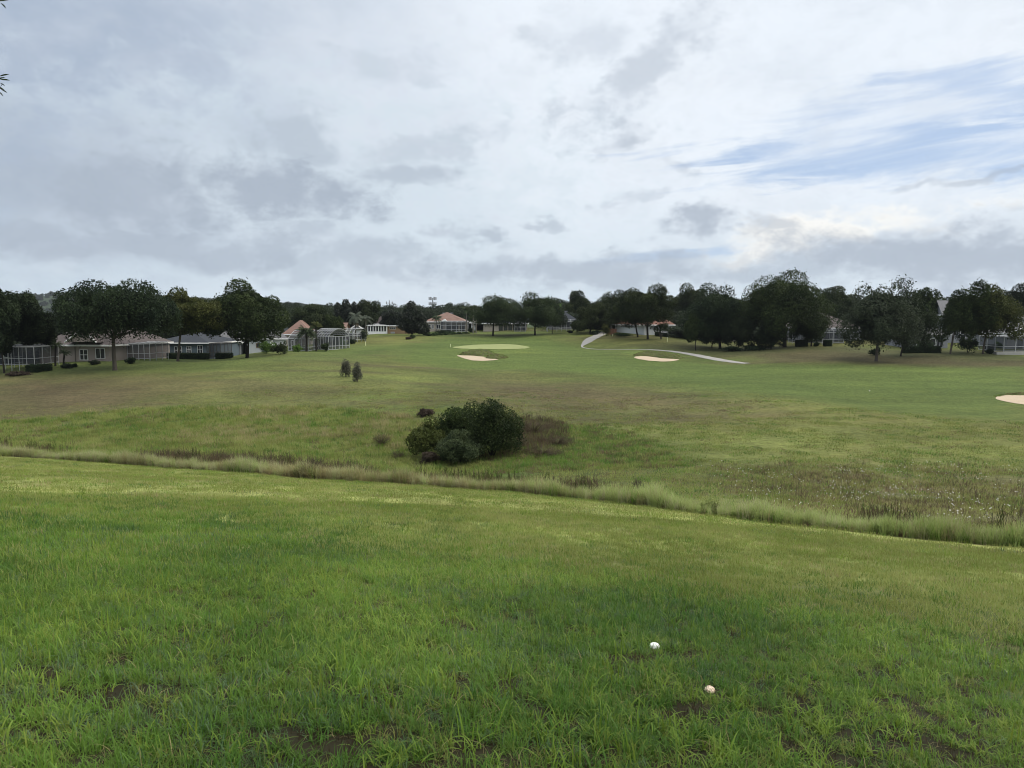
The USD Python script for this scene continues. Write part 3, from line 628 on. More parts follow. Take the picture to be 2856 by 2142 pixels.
rng = np.random.default_rng(79)
wood(1890, 2250, 24, lambda x: 905, 176, 196, 'undergrowth behind the dark grove', 'low bushy tree in the shade behind the dark grove')
wood(2390, 2570, 24, lambda x: 918, 168, 184, 'undergrowth behind the loose grey oak', 'low bushy tree between the houses behind the loose grey oak')
wood(2640, 2800, 24, lambda x: 915, 172, 186, 'undergrowth behind the yellowish oak', 'low bushy tree behind the yellowish oak')
wood(-60, 110, 22, lambda x: 945, 112, 128, 'undergrowth behind the leftmost enclosure', 'low bushy tree behind the leftmost enclosure')
wood(1290, 1360, 22, lambda x: 895, 216, 228, 'undergrowth behind the tall pale palms', 'low bushy tree behind the tall pale palms')
wood(1600, 1740, 22, lambda x: 893, 206, 222, 'undergrowth behind the brown fence', 'low bushy tree behind the brown fence')
# the wooded hill far away on the left
hx, hy = np.meshgrid(np.linspace(-2300, -500, 60), np.linspace(1500, 2500, 24))
prof = 58 * np.exp(-((hx + 1190) / 330) ** 2) + 34 * np.exp(-((hx + 700) / 330) ** 2) + 40 * np.exp(-((hx + 1800) / 380) ** 2)
hz = -9 + prof * np.sin(np.clip((hy - 1500) / 500, 0, 1) * math.pi / 2) + meshkit.fbm(np.stack([hx, hy, 0 * hx], -1) * 0.02, 3, 2) * 6
nn = hx.shape[1]; ii = np.arange(hx.size).reshape(hx.shape)
hf = np.stack([ii[:-1, :-1], ii[:-1, 1:], ii[1:, 1:], ii[1:, :-1]], -1).reshape(-1, 4)
m = obj('hill', (np.stack([hx, hy, hz], -1).reshape(-1, 3), hf), turf_plain('hill_ground', (.03, .045, .02)), smooth=True); tag(m, 'bluish wooded hill far beyond the left trees', 'hill', None, 'structure')

def instancer(name, protos, P, yaw, scale, which, tilt=None, label=None, cat=None, parent=None):
    """protos: list of (mesh, material); one object of many copies"""
    pi = UsdGeom.PointInstancer.Define(stage, numbered('/World', name)); paths = []
    for k, (mesh, mat) in enumerate(protos):
        m = usdkit.mesh(stage, f'{pi.GetPath()}/source_{k:03d}', mesh, mat); paths.append(m.GetPath())
    pi.CreatePrototypesRel().SetTargets(paths)
    P = np.asarray(P, np.float32); n = len(P)
    pi.CreatePositionsAttr(Vt.Vec3fArray.FromNumpy(P)); pi.CreateProtoIndicesAttr(Vt.IntArray.FromNumpy(np.asarray(which, np.int32)))
    sc = np.asarray(scale, np.float32)
    if sc.ndim == 1: sc = np.stack([sc] * 3, 1)
    pi.CreateScalesAttr(Vt.Vec3fArray.FromNumpy(np.ascontiguousarray(sc)))
    h = np.asarray(yaw) / 2
    pi.CreateOrientationsAttr(Vt.QuathArray([Gf.Quath(float(c), 0, 0, float(s)) for c, s in zip(np.cos(h), np.sin(h))]))
    tag(pi, label, cat, None, 'stuff'); return pi
rng = np.random.default_rng(78)
hp = []
for _ in range(2600):
    i, j = rng.integers(0, 23), rng.integers(0, 59); u, v_ = rng.random(2)
    hp.append([hx[i, j] * (1 - u) + hx[i, j + 1] * u, hy[i, j] * (1 - v_) + hy[i + 1, j] * v_, hz[i, j] + 1])
(v1, f1), _ = crown_mesh(rng, 6, 6, 5, 500, 1.3, 8, flat_bottom=0.5)
instancer('forest', [((v1 + [0, 0, 3], f1), M['far'])], hp, rng.uniform(0, 6.28, len(hp)), rng.uniform(.8, 1.5, len(hp)), np.zeros(len(hp)), label='forest covering the far hill on the left', cat='forest')

def frond(rng, L, droop, width, n=14, rise=0.6):
    """one pinnate leaf along +x from the origin"""
    t = np.linspace(0, 1, n); x = L * (t - 0.18 * t ** 2 * droop); z = L * (rise * t - droop * t ** 2)
    spine = np.stack([x, 0 * t, z], 1); v, f = [], []
    for i in range(1, n):
        w = width * math.sin(math.pi * min(1, t[i] * 0.92 + 0.08)) ** 0.5; hang = rng.uniform(0.25, 0.8) * w
        b0, b1 = spine[i - 1], spine[i]
        for s in (-1, 1):
            k = len(v); tip = b1 + np.array([L * 0.08, s * w * rng.uniform(.8, 1.1), -hang])
            v += [b0, b1, tip]; f.append([k, k + 1, k + 2])
    k = len(v)
    for i in range(n): v += [spine[i] + [0, -.018, 0], spine[i] + [0, .018, 0]]
    for i in range(n - 1): f += [[k + 2 * i, k + 2 * i + 1, k + 2 * i + 3], [k + 2 * i, k + 2 * i + 3, k + 2 * i + 2]]
    return np.array(v), np.array(f)
def palm(label, bx, by_unused, cx, cy, r, d, look, seed, nf=22, droop=0.75, kind='feather', dry=0, bark='bark_pale', r0=0.16, group=None, cat='palm'):
    rng = np.random.default_rng(seed); s = d / F0; X = (bx - W0 / 2) * s; z0 = float(gz(X, d))
    ht = at(cx, cy, d)[2] - z0; dx = (cx - bx) * s; L = r * s
    t = thing('palm_tree', label, cat, (X, d, z0), 0, group); mb = MB()
    k = np.linspace(0, 1, 7)
    mb.tube(np.column_stack([dx * k ** 1.5, 0 * k, -0.3 + (ht + 0.3) * k]), r0 * np.array([1.3, 1.05, 1, .95, .95, 1.0, 1.1]), 8)
    obj('trunk', mb.mesh(), M[bark], t, 50)
    for i in range(nf + dry):
        a = i * 2.39996 + rng.normal(0, .1); isdry = i >= nf
        el_ = rng.uniform(-0.25, 1.25) if not isdry else -1.2
        v, f = frond(rng, L * rng.uniform(.85, 1.12), droop * rng.uniform(.7, 1.3) if not isdry else 0.3, L * (0.28 if kind == 'feather' else 0.36), 16, math.sin(el_) + 0.25)
        v[:, 0] *= max(0.35, math.cos(el_) * 0.6 + 0.45) if not isdry else 0.3
        ca, sa = math.cos(a), math.sin(a)
        v = np.column_stack([v[:, 0] * ca - v[:, 1] * sa, v[:, 0] * sa + v[:, 1] * ca, v[:, 2]]) + [dx, 0, ht]
        obj('frond', (v, f), M['palmdry' if isdry else look], t)
    return t
palm('short palm with pale arching fronds beside the taupe house wall', 152, 0, 157, 960, 24, 104, 'palm', 201, r0=.12, bark='bark_dark')
palm('stubby low palm at the corner of the taupe house', 174, 0, 180, 984, 21, 103, 'palm', 202, r0=.12, bark='bark_dark')
palm('pale grey fan of palm fronds in the leftmost enclosure bed', 112, 0, 114, 968, 22, 105, 'palmgrey', 203, r0=.1)
palm('feathery date palm in front of the white arched enclosure', 855, 0, 856, 928, 36, 137, 'palm', 204, nf=44, r0=.2, bark='bark_dark')
palm('round headed cabbage palm on a straight dark trunk by the arched enclosure', 882, 0, 883, 908, 19, 138, 'olive', 205, nf=34, droop=.55, kind='fan', r0=.15, bark='bark_dark')
palm('tall drooping queen palm with dry skirt, left one of the pair', 993, 0, 993, 882, 29, 168, 'palmgrey', 206, nf=24, droop=.95, dry=8)
palm('drooping queen palm, right one of the pair above the sunroom', 1021, 0, 1022, 888, 25, 178, 'palmgrey', 207, nf=22, droop=.95)
palm('small palm in front of the salmon roofed house', 1217, 0, 1218, 889, 22, 200, 'palm', 208, nf=22, droop=.8, r0=.13)
palm('leftmost of the three tall pale trunked palms', 1302, 0, 1301, 863, 19, 199, 'palm', 209, nf=26, droop=.7, r0=.17)
palm('middle one of the three tall pale trunked palms', 1320, 0, 1320, 861, 17, 199, 'palm', 210, nf=26, droop=.7, r0=.17)
palm('rightmost of the three tall pale trunked palms', 1328, 0, 1330, 860, 18, 200, 'palm', 211, nf=26, droop=.7, r0=.17)
palm('light green palm head above the trees left of the slate roof', 1556, 0, 1555, 855, 20, 222, 'lime', 212, nf=24, droop=.8, r0=.17)
palm('shaggy palm hidden in the oaks behind the brown fence', 1704, 0, 1703, 882, 20, 193, 'palmdry', 213, nf=20, droop=.9, r0=.15)

# ------------------------------------------------------------------ houses
class House:
    def __init__(s, name, label, x0, x1, yb, ye, yr, d, deep, yaw, wall, roof, style='hip', ridge=0.35, cat='house', over=0.45, roofname='roof'):
        """front wall spans photograph pixels x0..x1 at d metres; yb, ye, yr: rows of ground, eaves and ridge"""
        s.d, s.k = d, d / F0; cy = math.cos(math.radians(yaw)); s.cy = cy
        s.xc = (x0 + x1) / 2; w = (x1 - x0) * s.k / cy; s.w = w
        s.zb = at(s.xc, yb, d)[2]; s.wh = at(s.xc, ye, d)[2] - s.zb
        s.t = thing(name, label, cat, ((s.xc - W0 / 2) * s.k, d, s.zb), yaw); s.zb_row = yb
        rh = (HOR - yr) / F0 * (d + deep * 0.5) - s.zb - s.wh; h = s.wh; o = over
        mb = MB(); mb.box(-w / 2, w / 2, 0, deep, -1.5, h); obj('wall', mb.mesh(), M[wall], s.t)
        x0, x1, y0, y1 = -w / 2 - o, w / 2 + o, -o, deep + o; mb = MB(); e = h + 0.02
        if style == 'hip':
            if x1 - x0 > y1 - y0: r = (x1 - x0) / 2 - min((x1 - x0) / 2 - .2, (y1 - y0) * 0.5); R = [[-r, (y0 + y1) / 2, e + rh], [r, (y0 + y1) / 2, e + rh]]; long = True
            else: r = (y1 - y0) / 2 - (x1 - x0) * 0.5; R = [[0, (y0 + y1) / 2 - r, e + rh], [0, (y0 + y1) / 2 + r, e + rh]]; long = False
            c = [[x0, y0, e], [x1, y0, e], [x1, y1, e], [x0, y1, e]]
            if long: faces = [[c[0], c[1], R[1], R[0]], [c[1], c[2], R[1]], [c[2], c[3], R[0], R[1]], [c[3], c[0], R[0]]]
            else: faces = [[c[0], c[1], R[0]], [c[1], c[2], R[1], R[0]], [c[2], c[3], R[1]], [c[3], c[0], R[0], R[1]]]
        elif style == 'gable_front':
            R = [[0, y0, e + rh], [0, y1, e + rh]]; c = [[x0, y0, e], [x1, y0, e], [x1, y1, e], [x0, y1, e]]
            faces = [[c[1], c[2], R[1], R[0]], [c[3], c[0], R[0], R[1]]]
            g_ = MB(); g_.raw([[-w / 2, 0.02, h], [w / 2, 0.02, h], [0, 0.02, h + rh * .96], [-w / 2, 0.25, h], [w / 2, .25, h], [0, .25, h + rh * .96]], [[0, 1, 2], [3, 5, 4]]); obj('gable', g_.mesh(), M[wall], s.t)
            b_ = MB(); b_.bar([x0, y0 - .03, e - .08], [0, y0 - .03, e + rh - .08], .2); b_.bar([x1, y0 - .03, e - .08], [0, y0 - .03, e + rh - .08], .2); obj('bargeboard', b_.mesh(), M['trim'], s.t)
        else:
            R = [[x0, (y0 + y1) / 2, e + rh], [x1, (y0 + y1) / 2, e + rh]]; c = [[x0, y0, e], [x1, y0, e], [x1, y1, e], [x0, y1, e]]
            faces = [[c[0], c[1], R[1], R[0]], [c[2], c[3], R[0], R[1]]]
            for sx in (x0 + o, x1 - o):
                g_ = MB(); g_.poly([[sx, 0, h], [sx, deep, h], [sx, deep / 2, h + rh * .95]]); obj('gable', g_.mesh(), M[wall], s.t)
        for f in faces: mb.poly(f)
        mb.poly([c[3], c[2], c[1], c[0]])
        s.roof = obj(roofname, mb.mesh(), M[roof], s.t)
        f_ = MB(); f_.box(x0 - .03, x1 + .03, y0 - .06, y0 - .005, e - .2, e + .03); f_.box(x0 - .06, x0 - .005, y0, y1, e - .2, e + .03); f_.box(x1 + .005, x1 + .06, y0, y1, e - .2, e + .03)
        obj('fascia', f_.mesh(), M['trim'], s.t)
        s.rh, s.h, s.deep = rh, h, deep
    def lx(s, sx): return (sx - s.xc) * s.k / s.cy
    def lz(s, sy): return at(s.xc, sy, s.d)[2] - s.zb
    def window(s, x0, x1, y0, y1, nx=2, ny=2, frame='trim', name='window', off=0.0):
        a, b, z0, z1 = s.lx(x0), s.lx(x1), s.lz(y1), s.lz(y0); mb = MB(); t = 0.05; y_ = off
        mb.box(a - .07, a, y_ - .07, y_ - .004, z0 - .07, z1 + .07); mb.box(b, b + .07, y_ - .07, y_ - .004, z0 - .07, z1 + .07); mb.box(a, b, y_ - .07, y_ - .004, z0 - .07, z0); mb.box(a, b, y_ - .07, y_ - .004, z1, z1 + .07)
        for i in range(1, nx): xx = a + (b - a) * i / nx; mb.box(xx - .035, xx + .035, y_ - .06, y_ - .02, z0, z1)
        for i in range(1, ny): zz = z0 + (z1 - z0) * i / ny; mb.box(a, b, y_ - .055, y_ - .022, zz - .03, zz + .03)
        w = obj(name, mb.mesh(), M[frame], s.t)
        p = MB(); p.box(a, b, y_ - .018, y_ - .006, z0, z1); obj('pane', p.mesh(), M['glass'], w); return w
    def door(s, x0, x1, y0, y1): return s.window(x0, x1, y0, y1, 1, 1, 'trim', 'door')
    def side_window(s, y0, y1, z0, z1, side=1):
        x = s.w / 2 * side; mb = MB(); a, b = sorted((x + .005 * side, x + .06 * side))
        mb.box(a, b, y0 - .08, y0, z0 - .08, z1 + .08); mb.box(a, b, y1, y1 + .08, z0 - .08, z1 + .08); mb.box(a, b, y0, y1, z0 - .08, z0); mb.box(a, b, y0, y1, z1, z1 + .08); mb.box(a, b, (y0 + y1) / 2 - .03, (y0 + y1) / 2 + .03, z0, z1)
        w = obj('window', mb.mesh(), M['trim'], s.t); a, b = sorted((x + .006 * side, x + .02 * side)); p = MB(); p.box(a, b, y0, y1, z0, z1); obj('pane', p.mesh(), M['glass'], w)
    def vent(s, u, v):
        """roof vent on the front slope at fractions across and up"""
        x = s.w * (u - .5); y = -0.45 + (s.deep / 2 + .45) * v; z = s.h + s.rh * v
        mb = MB(); mb.box(x - .45, x + .45, y - .25, y + .25, z - .05, z + .16); obj('roof_vent', mb.mesh(), M['wall_grey'], s.t)

h = House('house', 'taupe stucco house with brown roof behind the weeping elm', 100, 313, 1011, 962, 893, 110, 15, -8, 'wall_taupe', 'roof_brown')
h.window(225, 247, 976, 1003); h.window(273, 299, 972, 998, 2, 1)
mb = MB(); mb.poly([[h.lx(205), -1.2, h.h + .5], [h.lx(290), -1.2, h.h + .5], [h.lx(255), -1.2, h.h + 2.3]]); obj('gable', mb.mesh(), M['wall_taupe'], h.t)
mb = MB(); a, b, c = [h.lx(200), -1.3, h.h + .42], [h.lx(255), -1.3, h.h + 2.45], [h.lx(295), -1.3, h.h + .42]; mb.poly([a, b, [b[0], 5, b[2]], [a[0], 5, a[2]]]); mb.poly([b, c, [c[0], 5, c[2]], [b[0], 5, b[2]]]); obj('roof', mb.mesh(), M['roof_brown'], h.t)
mb = MB(); mb.bar(np.array(a) - [0, .05, 0], np.array(b) - [0, .05, 0], .2); mb.bar(np.array(c) - [0, .05, 0], np.array(b) - [0, .05, 0], .2); obj('bargeboard', mb.mesh(), M['trim'], h.t)
mb = MB(); mb.tube([[h.lx(211), -.08, -.2], [h.lx(211), -.08, h.h]], .045, 6); obj('downpipe', mb.mesh(), M['bronze'], h.t)
h = House('house', 'blue grey house with dark slate coloured roof and white eaves', 425, 582, 997, 956, 927, 126, 12, -5, 'wall_blue', 'roof_slate')
h.window(554, 567, 964, 984); h.window(523, 534, 966, 984); h.window(500, 507, 967, 986, 1, 2); h.window(488, 494, 967, 986, 1, 2)
h = House('house', 'grey roofed wing behind the twin trunked oak', 590, 668, 990, 955, 918, 137, 11, 8, 'wall_grey', 'roof_grey')
h = House('house', 'bright white house wall just right of the twin trunked oak', 690, 752, 982, 944, 918, 139, 11, 14, 'wall_white', 'roof_grey')
h.window(716, 726, 958, 969, 1, 1, 'wall_tan'); h.window(733, 741, 955, 975, 1, 2)
h = House('house', 'small white house with tall windows behind the lime plants', 752, 796, 972, 944, 915, 147, 10, 20, 'wall_white', 'roof_grey')
h.window(768, 773, 957, 972, 1, 2); h.window(781, 785, 954, 972, 1, 2); h.window(789, 792, 954, 972, 1, 2)
h = House('house', 'house with orange tiled roof behind the white arched enclosure', 795, 868, 962, 932, 893, 160, 13, 6, 'wall_cream', 'roof_salmon'); h.vent(.38, .62); h.vent(.55, .64)
h = House('house', 'grey gabled upper storey with half round window above the orange roof', 793, 829, 950, 903, 890, 176, 10, 4, 'wall_grey', 'roof_grey', 'gable_front')
mb = MB(); th = np.linspace(0, math.pi, 13); mb.raw([[math.cos(t) * .55, -.03, h.h + .12 + math.sin(t) * .5] for t in th], [[0, i + 1, i] for i in range(1, 12)]); w = obj('window', mb.mesh(), M['trim'], h.t)
mb = MB(); mb.raw([[math.cos(t) * .33, -.05, h.h + .16 + math.sin(t) * .3] for t in th], [[0, i + 1, i] for i in range(1, 12)]); obj('pane', mb.mesh(), M['glass'], w)
h = House('house', 'orange roofed house behind the small mansard pool cage', 926, 960, 948, 921, 900, 172, 9, 5, 'wall_cream', 'roof_salmon', 'gable_side')
h = House('house', 'white gabled house end behind the drooping palms', 984, 1006, 935, 916, 905, 186, 8, 10, 'wall_white', 'roof_grey', 'gable_front')
h = House('house', 'house with grey roof rising behind the white sunroom', 1048, 1080, 925, 903, 878, 206, 12, 0, 'wall_grey', 'roof_brown')
h = House('sunroom', 'white glazed sunroom with flat roof', 1026, 1080, 929, 907, 905.5, 196, 4, 0, 'trim', 'trim', 'hip', over=.25, cat='sunroom')
for i in range(7): h.window(1028 + i * 7.4, 1033.4 + i * 7.4, 909.5, 924, 1, 1)
h = House('house', 'low tan house with window air conditioner beside the sunroom', 1081.5, 1150, 931, 908, 905, 197, 9, 0, 'wall_tan', 'roof_brown', cat='house')
h.window(1088, 1104, 914, 917.5, 3, 1, 'trim'); mb = MB(); mb.box(h.lx(1091), h.lx(1102), -.4, -.005, h.lz(930), h.lz(925.5)); obj('air_conditioner', mb.mesh(), M['steel'], h.t)
h = House('house', 'pale house with salmon tiled hip roof and tall screen enclosure', 1186, 1298, 926, 897, 871, 208, 14, 0, 'wall_cream', 'roof_salmon'); h.vent(.42, .88); h.vent(.62, .88)
h.window(1197, 1202, 906, 916, 1, 2); h.window(1196.5, 1210, 906, 917, 2, 1) if False else None
h.window(1205, 1210, 906, 917, 2, 1); h.window(1219, 1234, 906, 917, 3, 1); h.window(1246, 1252, 905, 923, 1, 1, 'bronze'); h.window(1253, 1278, 906, 924, 3, 1, 'bronze'); h.window(1284, 1296, 906, 924, 2, 1, 'bronze')
mb = MB(); mb.raw([[h.lx(1228), -.62, h.h - .02], [h.lx(1250), -.62, h.h - .02], [h.lx(1241), -.62, h.h + .75], [h.lx(1241), 2.2, h.h + .75]], [[0, 1, 2], [1, 3, 2], [0, 2, 3]]); obj('gable', mb.mesh(), M['trim'], h.t)
h = House('house', 'cream house with long dark lanai behind the grey green oaks', 1348, 1470, 925, 902, 868, 206, 13, 0, 'wall_cream', 'roof_slate')
for i in range(6): h.window(1392 + i * 13, 1402 + i * 13, 905, 923, 1, 1, 'bronze')
h = House('house', 'white gabled porch end behind the tall pale palms', 1314, 1326, 926, 900, 894, 212, 8, 0, 'wall_white', 'roof_salmon', 'gable_front')
h = House('house', 'house with dark slate roof and screened porch in the middle', 1532, 1612, 918, 896, 866, 206, 13, 0, 'wall_grey', 'roof_slate'); h.vent(.62, .9)
for i in range(4): h.window(1545 + i * 16, 1556 + i * 16, 900, 916, 1, 1, 'bronze')
h = House('house', 'white house with glazed door under the oaks behind the brown fence', 1712, 1800, 923, 900, 880, 203, 10, 0, 'wall_cream', 'roof_brown')
h.window(1744, 1752, 905, 921, 1, 3, 'trim', 'door'); h.window(1737, 1742, 908, 921, 1, 1)
h = House('house', 'white walled house with reddish brown hip roof', 1792, 1879, 934, 906, 863, 181, 15, 20, 'wall_white', 'roof_red'); h.vent(.55, .8); h.vent(.8, .86)
for i in range(5): h.window(1822 + i * 4.4, 1825.3 + i * 4.4, 911, 926, 1, 1)
h.window(1852, 1854.5, 911, 921, 1, 1); h.window(1865.5, 1873, 911, 925, 2, 1); h.window(1800, 1804, 914, 921, 1, 1)
h = House('house', 'pale house wall half hidden behind the dark grove', 1968, 2062, 945, 920, 895, 172, 10, 0, 'wall_cream', 'roof_brown')
for i in range(3): h.window(1985 + i * 22, 1999 + i * 22, 926, 942, 2, 1)
h = House('house', 'house with grey brown hip roof right of the dark grove', 2238, 2400, 956, 915, 872, 164, 15, 0, 'wall_grey', 'roof_brown'); h.vent(.5, .93)
for i in range(4): h.window(2250 + i * 24, 2266 + i * 24, 930, 954, 2, 1, 'bronze')
h = House('house', 'low house with pale grey roof and white framed lanai', 2548, 2642, 972, 931, 899, 143, 11, 0, 'wall_grey', 'roof_grey')
h.window(2580, 2607, 945, 962, 2, 1); h.window(2612, 2628, 938, 968, 2, 1, 'frame', 'door'); h.window(2556, 2575, 945, 962, 2, 1)
h = House('house', 'two storey pale house hidden behind the yellowish oak', 2638, 2750, 960, 878, 838, 158, 10, -18, 'wall_grey', 'roof_grey', 'gable_side')
h.window(2658, 2666, 885, 905, 1, 2); h.window(2706, 2716, 885, 905, 1, 2); h.window(2680, 2690, 920, 945, 1, 2)
h = House('house', 'dark walled house with gabled roof at the right edge', 2808, 2950, 985, 930, 900, 140, 11, 0, 'wall_grey', 'roof_grey', 'gable_front')
h.window(2838, 2850, 945, 975, 1, 1, 'bronze')
h = House('house', 'upper roof of a taller house above the right edge enclosure', 2838, 2930, 960, 886, 862, 172, 10, 0, 'wall_grey', 'roof_grey')

# ------------------------------------------------------------------ screen enclosures
def enclosure(label, x0, x1, yb, yt, d, deep, yaw, bays, roof='flat', rails=(0.36,), door=None, frame='frame', side_bays=3, rise=0.9, wide=0.034):
    k = d / F0; cy = math.cos(math.radians(yaw)); xc = (x0 + x1) / 2; w = (x1 - x0) * k / cy
    zb = at(xc, yb, d)[2]; h = at(xc, yt, d)[2] - zb
    t = thing('screen_enclosure', label, 'screen enclosure', ((xc - W0 / 2) * k, d, zb), yaw); p = wide
    xs = np.linspace(-w / 2, w / 2, bays + 1); ys = np.linspace(0, deep, side_bays + 1)
    for x in xs:
        mb = MB(); mb.box(x - p, x + p, -p, p, -0.8, h - p); obj('post', mb.mesh(), M[frame], t)
    for sx in (-w / 2, w / 2):
        for y in ys[1:]:
            mb = MB(); mb.box(sx - p, sx + p, y - p, y + p, -0.8, h - p); obj('post', mb.mesh(), M[frame], t)
    for z in [0.06] + [r * h for r in rails] + [h]:
        mb = MB()
        for a, b in zip(xs[:-1], xs[1:]): mb.box(a + p, b - p, -p * .8, p * .8, z - p, z + p)
        for sx in (-w / 2, w / 2):
            for a, b in zip(ys[:-1], ys[1:]): mb.box(sx - p * .8, sx + p * .8, a + p, b - p, z - p, z + p)
        obj('beam', mb.mesh(), M[frame], t)
    mb = MB(); mb.poly([[-w / 2, 0, 0], [w / 2, 0, 0], [w / 2, 0, h], [-w / 2, 0, h]]); obj('screen', mb.mesh(), M['screen'], t)
    for sx in (-w / 2, w / 2):
        mb = MB(); mb.poly([[sx, 0, 0], [sx, deep, 0], [sx, deep, h], [sx, 0, h]]); obj('screen', mb.mesh(), M['screen'], t)
    # roof ribs front to back
    if roof == 'flat': prof = lambda u: (u * deep, 0.02 + 0.12 * u)
    elif roof == 'mansard': prof = lambda u: (u * deep, rise * min(1, u * 5, (1.12 - u) * 5))
    else: prof = lambda u: (u * deep, rise * math.sin(math.pi * min(u, 1) * 0.95 + .02))
    us = [0, .2, .9, 1] if roof == 'mansard' else ([0, 1] if roof == 'flat' else np.linspace(0, 1, 9))
    for x in xs:
        mb = MB(); mb.tube([[x, *prof(u)] + np.array([0, 0, h]) for u in us], p * 1.1, 4); obj('roof_rib', mb.mesh(), M[frame], t)
    mb = MB()
    for u in us: yy, zz = prof(u); mb.bar([-w / 2, yy, h + zz], [w / 2, yy, h + zz], p * 1.6)
    obj('roof_rib', mb.mesh(), M[frame], t)
    mb = MB()
    for u0, u1 in zip(us[:-1], us[1:]):
        a, b = prof(u0), prof(u1); mb.poly([[-w / 2, a[0], h + a[1]], [w / 2, a[0], h + a[1]], [w / 2, b[0], h + b[1]], [-w / 2, b[0], h + b[1]]])
    obj('roof_screen', mb.mesh(), M['screen'], t)
    if door is not None:
        a, b = (door - xc) * k / cy, (door + 8 * (140 / d) - xc) * k / cy; mb = MB(); z1 = min(2.1, h * .85)
        for x in (a, b): mb.box(x - .05, x + .05, -.09, -.052, 0, z1)
        for z in (0.1, z1 * .5, z1): mb.box(a + .05, b - .05, -.09, -.052, z - .05, z + .05)
        obj('door', mb.mesh(), M[frame], t)
    return t
enclosure('white framed enclosure under the trees at the left edge', -10, 92, 1018, 968, 99, 6, 4, 5, door=12)
enclosure('white framed porch screen behind the trunk of the weeping elm', 322, 420, 1001, 958, 113, 5, -6, 6)
enclosure('dark screened porch at the right end of the blue grey house', 583, 616, 997, 958, 124, 4, -5, 3, frame='bronze', door=577)
enclosure('big white enclosure with arched ribs under the orange roof', 803, 862, 978, 945, 138, 7, -10, 3, 'arch', (.3,), 812, rise=1.6, wide=.045)
enclosure('long white enclosure with arched gable end running uphill', 868, 922, 975, 938, 141, 5, -38, 6, 'arch', (.28,), rise=1.5, wide=.045, side_bays=6)
enclosure('small white pool cage with dark mansard roof', 951, 986, 949, 930, 163, 7, -12, 3, 'mansard', (.7,), rise=1.0, wide=.045)
enclosure('tall white screen enclosure across the salmon roofed house', 1230, 1302, 926, 897, 199, 7, 0, 5, 'flat', (.22, .62), wide=.045)
enclosure('white framed lanai of the cream house behind the oaks', 1436, 1466, 924, 900, 200, 4, 0, 2, 'flat', (.5,), wide=.045)
enclosure('white framed screened porch of the slate roofed house', 1527, 1618, 918, 896, 198, 6, 0, 7, 'mansard', (.2,), 1559, rise=.5, wide=.045)
enclosure('white framed pool enclosure right of the dark grove', 2232, 2352, 957, 921, 156, 7, 0, 4, 'mansard', (.3, .8), rise=.4, wide=.04)
enclosure('grey white screen enclosure at the right edge of the picture', 2799, 2930, 980, 940, 132, 7, 0, 4, 'flat', (.33,), rise=.5, wide=.05)
mb = MB(); x, d = (2830 - W0 / 2) * 131 / F0, 131
mb.box(-4, 6, -1.2, 0, -1.5, .12); t = obj('patio_slab', mb.mesh(), M['concrete']); UsdGeom.Xformable(t).AddTranslateOp().Set(Gf.Vec3d(x, d, float(at(2830, 983, 131)[2]))); tag(t, 'low concrete slab in front of the right edge enclosure', 'slab')

# ------------------------------------------------------------------ hedges, shrubs and small plants
def hedge(label, x0, x1, yb, yt, d, seed, look='hedge', deep=1.2):
    k = d / F0; w = (x1 - x0) * k; X = ((x0 + x1) / 2 - W0 / 2) * k; z0 = float(gz(X, d)); h = (yb - yt) * k
    rng = np.random.default_rng(seed); t = thing('hedge', label, 'hedge', (X, d, z0))
    mb = MB(); mb.box(-w / 2 + .08, w / 2 - .08, -deep / 2 + .08, deep / 2 - .08, -.3, h - .08); obj('core', mb.mesh(), M[look], t)
    n = int(min(2500, 260 * (w * h + w * deep + h * deep))); p = rng.uniform(-.5, .5, (n, 3)) * [w, deep, h]; ax = rng.choice(3, n, p=np.array([h * deep, w * h, w * deep]) / (h * deep + w * h + w * deep))
    p[np.arange(n), ax] = np.sign(rng.random(n) - .5) * .5 * np.array([w, deep, h])[ax] + rng.normal(0, .03, n); p[:, 2] += h / 2
    nr_ = rng.normal(size=(n, 3)); nr_ /= np.linalg.norm(nr_, axis=1, keepdims=True); tt = np.cross(nr_, rng.normal(size=(n, 3))); tt /= np.linalg.norm(tt, axis=1, keepdims=True); b = np.cross(nr_, tt); s = rng.uniform(.06, .14, (n, 1))
    v = np.stack([p - tt * s, p + b * s * .5, p + tt * s, p - b * s * .5], 1).reshape(-1, 3); i = np.arange(n)[:, None] * 4
    obj('foliage', (v, np.vstack([i + [0, 1, 2], i + [0, 2, 3]])), M[look], t)
hedge('clipped dark hedge along the blue grey house, long left piece', 468, 580, 999, 982, 122, 1)
hedge('clipped dark hedge right of the blue grey house porch', 604, 646, 997, 982, 123, 2)
hedge('clipped boxy hedge by the leftmost enclosure, left one of two', 76, 110, 1022, 1002, 97, 3)
hedge('clipped boxy hedge by the leftmost enclosure, right one of two', 111, 136, 1020, 1002, 98, 4)
hedge('dark rounded hedge beside the small white house', 750, 774, 975, 960, 138, 5)
hedge('small dark hedge under the windows of the red roofed house, left one', 1827, 1842, 935, 924, 177, 6)
hedge('small dark hedge under the windows of the red roofed house, right one', 1846, 1858, 935, 926, 177, 7)
hedge('square dark hedge in front of the enclosure right of the grove, larger one', 2220, 2249, 970, 952, 150, 8)
hedge('square dark hedge in front of the enclosure right of the grove, narrow one', 2298, 2317, 972, 954, 150, 9)
hedge('clipped pale green hedge between the yellowish oak and the right enclosure', 2746, 2772, 968, 953, 138, 10, 'shrub')
hedge('long low hedge at the foot of the porch under the right oaks', 2520, 2620, 985, 966, 133, 11)
